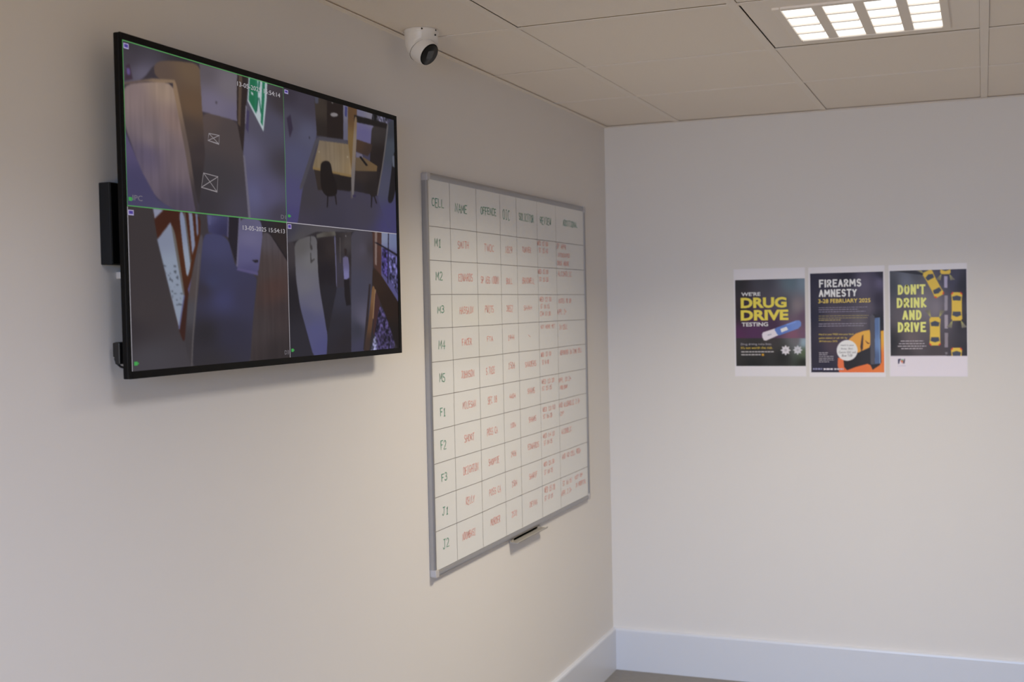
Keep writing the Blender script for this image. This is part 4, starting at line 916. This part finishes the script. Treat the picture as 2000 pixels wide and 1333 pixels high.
# suspended ceiling: 600 mm tiles on white steel bars, an angle trim round the walls
XG, YC, P, BW = 0.3208, 0.6719, 0.6, 0.024
xs = [0.0] + [XG + P * k for k in range(int((ROOM_X - XG) / P) + 1)] + [ROOM_X]
ys = [0.0] + [-(YC + P * k) for k in range(int((-ROOM_Y - YC) / P) + 1)] + [ROOM_Y]
rng = random.Random(4)
tiles = MB()
LX0, LX1, LY0, LY1 = xs[2], xs[3], ys[3], ys[2]
for i in range(len(xs) - 1):
    for j in range(len(ys) - 1):
        if (i, j) in ((2, 2), (2, 6)):
            continue
        g = 0.0127
        dz = rng.uniform(0.0002, 0.0022)
        x0, x1, y1, y0 = xs[i] + g, xs[i + 1] - g, ys[j] - g, ys[j + 1] + g
        tiles.box(x0 if i else 0, x1, y0, y1 if j else 0, H + dz, H + .016)
tiles.box(0, ROOM_X, ROOM_Y, 0, H + .2, H + .22)
ceil = structure(tiles.build('ceiling', M_TILE))
bars = MB()
for x in xs[1:-1]:
    bars.box(x - BW / 2, x + BW / 2, ROOM_Y, 0, H - .0018, H + .0004)
for a, b in zip(xs, xs[1:]):
    for y in ys[1:-1]:
        bars.box((a + BW / 2) if a > 0 else 0, b - BW / 2, y - BW / 2, y + BW / 2, H - .0009, H + .0004)
bars.build('ceiling_grid', M_TBAR, ceil)
LT = [(0, 0), (.020, 0), (.020, .0015), (.0015, .0015), (.0015, .02), (0, .02)]
structure(MB().extrude_profile(LT, (0, ROOM_Y, H - .0045), (0, 0, H - .0045), (1, 0, 0), (0, 0, 1)).build('trim_1', M_TBAR))
structure(MB().extrude_profile(LT, (0.02, 0, H - .0045), (ROOM_X, 0, H - .0045), (0, -1, 0), (0, 0, 1)).build('trim_2', M_TBAR))

# ------------------------------------------------------------------ ceiling light
cl = tag(empty('ceiling_light', ((LX0 + LX1) / 2, (LY0 + LY1) / 2, H)),
         'square white recessed ceiling light with sixteen lit cells in its louvre', 'light')
ox, oy = cl.location.x, cl.location.y
EX0, EX1, EY0, EY1 = LX0 + .0158, LX1 - .0125, LY0 + .0125, LY1 - .024      # tray edge, a dark gap on two sides
CX0, CX1, CY0, CY1 = 1.026, 1.413, -1.770, -1.371                            # the louvre
f = MB()
for a, b, c, d in ((EX0, CX0 - .022, EY0, EY1), (CX1 + .022, EX1, EY0, EY1), (CX0 - .022, CX1 + .022, EY0, CY0 - .022), (CX0 - .022, CX1 + .022, CY1 + .022, EY1)):
    f.box(a - ox, b - ox, c - oy, d - oy, 0.0, .02)
f.build('light_tray', M_TBAR, cl)
f = MB()
for a, b, c, d in ((CX0 - .022, CX0, CY0 - .022, CY1 + .022), (CX1, CX1 + .022, CY0 - .022, CY1 + .022), (CX0, CX1, CY0 - .022, CY0), (CX0, CX1, CY1, CY1 + .022)):
    f.box(a - ox, b - ox, c - oy, d - oy, -.006, .02, .003)
f.build('louvre_frame', M_TBAR, cl)
GX, GY = .0275, .0085
cw = (CX1 - CX0 - 3 * GX) / 4
ch = (CY1 - CY0 - 3 * GY) / 4
f = MB()
for k in range(3):
    x = CX0 + cw + k * (cw + GX)
    f.box(x - ox, x + GX - ox, CY0 - oy, CY1 - oy, -.004, .004, .002)
    for c in range(4):
        xx = CX0 + c * (cw + GX)
        y = CY0 + ch + k * (ch + GY)
        f.box(xx - ox, xx + cw - ox, y - oy, y + GY - oy, -.005, .004)
f.build('louvre_bars', M_TBAR, cl)
for r in range(4):
    for c in range(4):
        x, y = CX0 + c * (cw + GX), CY0 + r * (ch + GY)
        MB().box(x + .001 - ox, x + cw - .001 - ox, y + .0008 - oy, y + ch - .0008 - oy, -.0005, .003).build('light_cell', M_LAMP, cl)
MB().box(EX0 - ox, EX1 - ox, EY0 - oy, EY1 - oy, .021, .08).build('housing', M_VOID, cl)
area_lamp('ceiling_lamp', ((CX0 + CX1) / 2 - ox, (CY0 + CY1) / 2 - oy, -.012), (0, 0, 0), .38, .39, LAMP_SPREAD, LAMP_WATTS, cl)
# unseen fitting added to house the fill lamp, four tiles nearer
MB().box(LX0 + .012, LX1 - .012, LY0 - 2.4 + .012, LY1 - 2.4 - .012, H, H + .016).build('added_fitting_tray', M_TBAR, ceil)
MB().box(CX0, CX1, CY0 - 2.4, CY1 - 2.4, H - .002, H + .002).build('added_fitting_diffuser', M_LAMP, ceil)
area_lamp('ceiling_lamp', ((CX0 + CX1) / 2, (CY0 + CY1) / 2 - 2.4, H - .012), (0, 0, 0), .38, .39, LAMP_SPREAD, FILL_LAMP_WATTS)

# ------------------------------------------------------------------ wall monitor
TX = 0.070
TY0, TY1, TZ0, TZ1 = -3.2000, -2.1070, 1.4695, 2.0975
SY0, SY1, SZ0, SZ1 = -3.1930, -2.1215, 1.4835, 2.0850
YM, ZM = -2.6585, 1.7853
tv = tag(empty('wall_monitor', (0, (TY0 + TY1) / 2, TZ0)),
         'wide black wall monitor split into four security camera views', 'monitor')
by, bz = tv.location.y, tv.location.z
f = MB()
f.box(.0545, TX - .003, TY0 - by, TY1 - by, TZ0 - bz, TZ1 - bz, .002)
f.box(.036, .0545, TY0 + .12 - by, TY1 - .12 - by, TZ0 + .05 - bz, TZ0 + .42 - bz, .006)
f.build('housing', M_BLACK, tv)
f = MB()
for a, b, c, d in ((TY0, SY0, TZ0, TZ1), (SY1, TY1, TZ0, TZ1), (SY0, SY1, TZ0, SZ0), (SY0, SY1, SZ1, TZ1)):
    f.box(TX - .003, TX, a - by, b - by, c - bz, d - bz, .0006, 1)
f.build('bezel', M_BLACK, tv)
MB().box(0, .036, -.22, .22, .16, .36, .002).box(.002, .036, -.03, .03, .12, .40, .002).build('wall_bracket', M_BLACK, tv)
scr = MB().box(TX - .0025, TX - .0014, SY0 - by, SY1 - by, SZ0 - bz, SZ1 - bz).build('screen', M_BLACK, tv)
quads = {1: (SY0, YM, SZ1, ZM), 2: (YM, SY1, SZ1, ZM), 3: (SY0, YM, ZM, SZ0), 4: (YM, SY1, ZM, SZ0)}
feed_label = {1: 'camera view of a curved pale wood desk, a corridor floor and a green exit sign',
              2: 'camera view of a yellow wood desk with a dark office chair',
              3: 'camera view of a long corridor beside slanting bright windows',
              4: 'camera view of a dark doorway with a person in a pale shirt'}
for k in (1, 2, 3, 4):
    a, b, t, d = quads[k]
    rgb = paint(FEEDS[k], 270, 190, 0, 1, 0, 1, seed=k, soft=.03, passes=2)
    o = picture('camera_view', rgb, (TX - .0012, a - by, t - bz), (0, b - a, 0), (0, 0, d - t), M_SCREEN, scr)
    o['label'] = feed_label[k]
SXL = TX - .0009
def ui(mb, pts, wd):
    stroke(mb, [(p[0] - by, p[1] - bz) for p in pts], wd, SXL)
f = MB()
e = .0012
ui(f, [(SY0 + e, SZ1 - e), (YM, SZ1 - e), (YM, ZM), (SY0 + e, ZM), (SY0 + e, SZ1 - e)], .0017)
f.build('selected_view_outline', M_GREENUI, scr)
for q, wd in (([(YM, ZM), (SY1, ZM)], .0018), ([(YM, ZM), (YM, SZ0)], .0018), ([(SY0 + e, ZM - .002), (SY0 + e, SZ0)], .0016)):
    f = MB()
    ui(f, q, wd)
    f.build('view_divider', M_WHITEUI, scr)
def uitype(name, m, body, y, z, w, h, shear=0.0):
    f = MB()
    set_type(f, body, (SXL + .0002, y - by, z - bz), (0, 1, 0), (0, 0, 1), w, h, 0, shear)
    f.build(name, m, scr)
uitype('time_stamp', M_TEXTUI, '13-05-2025 15:54:14', -2.8355, 2.0595, .1635, .0095)
uitype('time_stamp', M_TEXTUI, '13-05-2025 15:54:13', -2.8293, 1.7600, .1620, .0092)
uitype('channel_name', M_DIMUI, 'IPC', -3.1770, 1.7960, .0275, .0098)
uitype('channel_name', M_DIMUI, 'D1', -2.6812, 1.7920, .0190, .0086)
uitype('channel_name', M_DIMUI, 'D3', -2.6806, 1.4910, .0170, .0092)
for q in ([(-2.9386, 1.9475), (-2.9033, 1.9476), (-2.9057, 1.9299), (-2.9423, 1.9329)], [(-2.9602, 1.8662), (-2.912, 1.863), (-2.9165, 1.8322), (-2.9686, 1.8371)]):
    f = MB()
    ui(f, q + q[:1], .0016)
    ui(f, [q[0], q[2]], .0016)
    ui(f, [q[1], q[3]], .0016)
    f.build('floor_mark', M_XUI, scr)
for (y0, z1), (y1, z0) in (((-3.1895, 2.0795), (-3.1755, 2.0700)), ((-2.6535, 2.0810), (-2.6385, 2.0725)), ((-3.1904, 1.7779), (-3.1751, 1.7683)), ((-2.6545, 1.7815), (-2.6395, 1.7714))):
    f = MB()
    f.box(SXL, SXL + .0001, y0 - by, y1 - by, z0 - bz, z1 - bz)
    ic = f.build('view_icon', M_ICONW, scr)
    MB().box(SXL + .0001, SXL + .0002, y0 + .002 - by, y1 - .002 - by, z0 + .0022 - bz, z1 - .0016 - bz).build('icon_centre', M_ICONP, scr)
for (y0, z1), (y1, z0) in (((-3.1879, 1.8011), (-3.1789, 1.7945)), ((-2.6522, 1.8031), (-2.6432, 1.7972)), ((-3.1861, 1.5007), (-3.1767, 1.4938)), ((-2.6529, 1.5026), (-2.6436, 1.4957))):
    f = MB()
    f.box(SXL, SXL + .0002, y0 - by, y1 - by, z0 - bz, z1 - bz)
    zc = (z0 + z1) / 2
    f.poly([(SXL + .0002, y1 - by, zc - bz), (SXL + .0002, y1 + .003 - by, z0 + .001 - bz), (SXL + .0002, y1 + .003 - by, z1 - .001 - bz)])
    f.build('recording_icon', M_REC, scr)

# slim box and cables behind the monitor
bx = tag(empty('wall_box', (0, -3.04, 1.680)), 'slim black box on the wall behind the left edge of the monitor', 'box')
MB().box(0, .025, -.146, .10, 0, .151, .0015).build('casing', M_BLACKM, bx)
MB().box(.025, .0275, -.1455, .10, .001, .150, .001).build('front_cover', M_BLACK, bx)
pl = tag(empty('power_cable', (.03, -3.175, 1.51)), 'black plug and looping cable behind the lower left corner of the monitor', 'cable')
MB().box(-.006, .006, -.010, .04, -.014, .027, .002).box(-.013, -.004, -.0065, .006, -.001, .026, .002).build('plug', M_CABLE, pl)
MB().tube([(-.009, -.002, .004), (-.0095, -.004, -.004), (-.008, -.002, -.012), (-.004, .004, -.019), (.002, .014, -.023), (.006, .03, -.026), (.008, .05, -.028)], .0022).build('cord', M_CABLE, pl)
cc = tag(MB().box(0, .010, -.006, .03, 0, .0135, .0015).build('cable_clip', M_CAP, None, (0, -3.1390, 1.6545)),
         'small white clip on the wall just under the slim black box', 'clip')

# ------------------------------------------------------------------ whiteboard
WY0, WY1, WZ0, WZ1 = -1.8220, -0.3400, 0.7960, 1.9820
IY0, IY1, IZ0, IZ1 = -1.8070, -0.3550, 0.8150, 1.9630
wb = tag(empty('whiteboard', (0, (WY0 + WY1) / 2, WZ0)), 'large aluminium framed whiteboard ruled into a grid of handwritten custody entries', 'whiteboard')
wy, wz = wb.location.y, wb.location.z
MB().box(.001, .0125, IY0 - .004 - wy, IY1 + .004 - wy, IZ0 - .004 - wz, IZ1 + .004 - wz).build('writing_surface', M_BOARD, wb)
rp = [(0, 0), (0, .013), (.0025, .0165), (.006, .018), (.010, .0175), (.0135, .0155), (.015, .0125), (.015, 0)]     # rounded rail section: across, out
CAPL = .024
def rail(p0, p1, u, wd):
    k = wd / .015
    return MB().extrude_profile([(a * k, b) for a, b in rp], p0, p1, u, (1, 0, 0)).build('frame_rail', M_ALU, wb)
rail((0, WY0 - wy, WZ0 + CAPL - wz), (0, WY0 - wy, WZ1 - CAPL - wz), (0, 1, 0), .015)
rail((0, WY1 - wy, WZ0 + CAPL - wz), (0, WY1 - wy, WZ1 - CAPL - wz), (0, -1, 0), .015)
rail((0, WY0 + CAPL - wy, WZ1 - wz), (0, WY1 - CAPL - wy, WZ1 - wz), (0, 0, -1), .019)
rail((0, WY0 + CAPL - wy, WZ0 - wz), (0, WY1 - CAPL - wy, WZ0 - wz), (0, 0, 1), .019)
for sy, y in ((1, WY0), (-1, WY1)):
    for sz, z in ((1, WZ0), (-1, WZ1)):
        # L-shaped corner with a rounded outer edge
        o = [(0, CAPL), (0, .008)] + [(.008 - .008 * math.cos(math.radians(a)), .008 - .008 * math.sin(math.radians(a))) for a in (22, 45, 68)] + [(.008, 0), (CAPL, 0), (CAPL, .0195), (.0155, .0195), (.0155, CAPL)]
        t = bmesh.new()
        lo = [t.verts.new((.001, y + sy * a - wy, z + sz * b - wz)) for a, b in o]
        hi = [t.verts.new((.0192, y + sy * a - wy, z + sz * b - wz)) for a, b in o]
        n = len(o)
        for i in range(n):
            t.faces.new((lo[i], lo[(i + 1) % n], hi[(i + 1) % n], hi[i]))
        t.faces.new(lo)
        t.faces.new(hi)
        bmesh.ops.recalc_face_normals(t, faces=t.faces[:])
        edges = [ed for ed in t.edges if all(v.co.x > .019 for v in ed.verts)]
        bmesh.ops.bevel(t, geom=edges, offset=.002, segments=2, profile=.5, affect='EDGES')
        m = MB()
        m.merge(t)
        m.build('corner_cap', M_CAP, wb)
rng = random.Random(11)
BX = .0128
f = MB()
for k in range(10):
    z = 1.8262 - .0996 * k
    pts = [(IY0 + (IY1 - IY0) * i / 12 - wy, z + rng.uniform(-.0006, .0006) - wz) for i in range(13)]
    stroke(f, pts, .0016, BX)
for y in (-1.6525, -1.4505, -1.2500, -1.0996, -.8938, -.6900):
    stroke(f, [(y + rng.uniform(-.0008, .0008) - wy, IZ1 + (IZ0 - IZ1) * i / 12 - wz) for i in range(13)], .0014, BX + .0001)
f.build('grid_lines', M_LINE, wb)
for s, y, z, w, h, c in BOARD_TEXT:
    f = MB()
    handwrite(f, s, y - wy, z - wz, w, h, .0024 if c == 'g' else .0017 if h > .013 else .0017 * .85, BX + .0003, rng)
    if c == 'g':
        f.build('heading' if len(s) > 2 else 'cell_code', M_GREEN, wb)
    else:
        f.build('handwritten_entry', M_RED, wb)
# pen tray clipped under the bottom rail
TYa, TYb = -1.198, -.905
pt = MB()
tp = [(.002, .012), (.002, .002), (.034, .0015), (.037, .007), (.035, .008), (.0325, .0035), (.006, .0045), (.006, .012)]
pt.extrude_profile([(a, b) for a, b in tp], (0, TYa - wy, -.018), (0, TYb - wy, -.018), (1, 0, 0), (0, 0, 1))
pt.box(.001, .006, TYa + .03 - wy, TYb - .03 - wy, -.014, .004)
pt.build('pen_tray', mat('tray_aluminium', (182, 177, 170), 0.5, metal=0.3), wb)

# ------------------------------------------------------------------ posters on the back wall
PAP = [(.5485, .8386, 1.2760, 1.7205), (.8518, 1.1484, 1.2740, 1.7185), (1.1630, 1.4535, 1.2765, 1.7185)]
PRN = [(.0055, .2890, .0425, .3995), (.0070, .2910, .0187, .4200), (.0045, .2885, .0015, .4186)]
PL = ['drug drive testing poster with yellow letters and a test stick, leftmost of three',
      'dark firearms amnesty poster with an orange hand, between two other posters',
      'drink drive poster with yellow cars seen from above, rightmost of three']
PN = ['printed night scene with a blue and white test stick and two star badges', 'printed dark ground with an orange hand holding a pistol', 'printed dark road with yellow cars seen from above']
PRINT_GAIN = 1.6
ink = {}
def ink_mat(c):
    if c not in ink:
        m = mat('ink', (0, 0, 0), 0.38, spec=0.35)
        l = [min(.9, v * PRINT_GAIN) for v in lin(c)]
        m.node_tree.nodes['Principled BSDF'].inputs['Base Color'].default_value = (*l, 1)
        ink[c] = m
    return ink[c]
for i in range(3):
    x0, x1, z0, z1 = PAP[i]
    w_, h_ = x1 - x0, z1 - z0
    # the sheet, with the slightest curl at its lower edge
    f = MB()
    nseg = 12
    front = []
    ps = tag(f.box(0, w_, -.0006, 0, 0, h_).build('poster', M_PAPER, None, (x0, -.0004, z0)), PL[i], 'poster', 'campaign posters on the back wall')
    a, b, c, d = PRN[i]
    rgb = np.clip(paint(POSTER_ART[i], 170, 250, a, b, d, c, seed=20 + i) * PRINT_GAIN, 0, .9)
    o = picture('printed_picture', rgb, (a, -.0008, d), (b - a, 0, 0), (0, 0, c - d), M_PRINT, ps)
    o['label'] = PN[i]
    for cset in sorted({t[5] for t in POSTER_TEXT[i]}):
        f = MB()
        for body, px, pz, pw, ph, colr, bold in POSTER_TEXT[i]:
            if colr == cset:
                if bold == 4:
                    block_type(f, body, (px, pz), pw, ph, ph * (.20 if i == 2 else .185), -.0011)
                else:
                    set_type(f, body, (px, -.0011, pz), (1, 0, 0), (0, 0, 1), pw, ph, bold)
        f.build('lettering', ink_mat(cset), ps)
    f = {}
    rg = random.Random(i)
    for px, pz, pw, ph, colr in POSTER_SMALL_PRINT[i]:
        g = f.setdefault(colr, MB())
        x = px
        while x < px + pw - .001:                # word by word
            L = min(rg.uniform(.006, .016), px + pw - x)
            g.poly([(x, -.0010, pz + ph * .12), (x + L, -.0010, pz + ph * .12), (x + L, -.0010, pz + ph * .78), (x, -.0010, pz + ph * .78)])
            x += L + .0022
    for colr, g in f.items():
        g.build('small_print', ink_mat(colr), ps)

# ------------------------------------------------------------------ dome camera on the ceiling
dc = tag(empty('security_camera', (0.083, -1.972, H)), 'white turret security camera on the ceiling above the whiteboard', 'camera')
R_ = .0475
base = MB().lathe([(0, 0), (R_ - .001, 0), (R_, -.0015), (R_, -.009), (R_ - .0012, -.0105)])
base.build('mounting_base', M_WHITEP, dc)
# the eyeball, turned to look down into the room
n_ = Vector((0.80, -0.19, -0.566)).normalized()
q = Vector((0, 0, 1)).rotation_difference(n_).to_matrix().to_4x4()
c_ = Vector((.002, -.004, -.0515))
mt = Matrix.Translation(c_) @ q
nb = Vector((.60, -.28, -.75)).normalized()
# the shell is cut off slantwise where the eyeball leaves it
shell = MB().lathe([(R_ - .0012, -.0105), (R_ - .0016, -.012), (R_ - .0018, -.030), (R_ - .0035, -.044), (R_ - .0085, -.058), (R_ - .017, -.071), (.016, -.079), (0, -.0815)], 64)
bmesh.ops.bisect_plane(shell.bm, geom=shell.bm.verts[:] + shell.bm.edges[:] + shell.bm.faces[:], plane_co=c_ + nb * .004, plane_no=nb, clear_outer=True)
bmesh.ops.holes_fill(shell.bm, edges=[ed for ed in shell.bm.edges if ed.is_boundary and ed.calc_face_angle(None) is None and all(abs((v.co - c_).dot(nb) - .004) < 1e-4 for v in ed.verts)], sides=0)
shell.build('shell', M_WHITEP, dc)
MB().lathe([(.030, .0040), (.0376, .0043), (.0376, .0040)], 64, Matrix.Translation(c_) @ Vector((0, 0, 1)).rotation_difference(nb).to_matrix().to_4x4()).build('socket_gap', mat('gap_shade_grey', (96, 90, 86), 0.7), dc)  # flat grey ring standing in for the shaded gap round the eyeball
eb = MB().lathe([(0, -.036), (.020, -.030), (.031, -.020), (.0362, -.006), (.0372, .004), (.0366, .012), (.0350, .021), (.0332, .0275), (.0322, .0300), (.0316, .0310), (0, .0310)], 64, mt).build('eyeball', M_WHITEP, dc)
MB().lathe([(.0306, .0308), (.0313, .0322), (.0302, .0334), (0, .0334)], 64, mt).build('face_ring', M_BLACK, eb)
MB().lathe([(.0288, .0330), (.0283, .0340), (0, .0341)], 64, mt).build('lens_window', M_DARKGLASS, eb)
t = bmesh.new()
bmesh.ops.create_cube(t, size=1)
bmesh.ops.transform(t, matrix=mt @ Matrix.Translation((0, .001, .0342)) @ Matrix.Diagonal((.022, .022, .0006, 1)), verts=t.verts[:])
m = MB()
m.merge(t)
m.build('sensor_window', M_LENS, eb)
for ang, zz in ((-62, -.005), (-150, -.006), (-8, -.005), (-10, -.018)):
    a = math.radians(ang)
    rm = Matrix.Translation((R_ * math.cos(a) * .985, R_ * math.sin(a) * .985, zz)) @ Vector((0, 0, 1)).rotation_difference(Vector((math.cos(a), math.sin(a), 0))).to_matrix().to_4x4()
    MB().lathe([(0, .0012), (.0024, .0012), (.0024, -.002), (0, -.002)], 12, rm).build('screw_hole', M_VOID, dc)
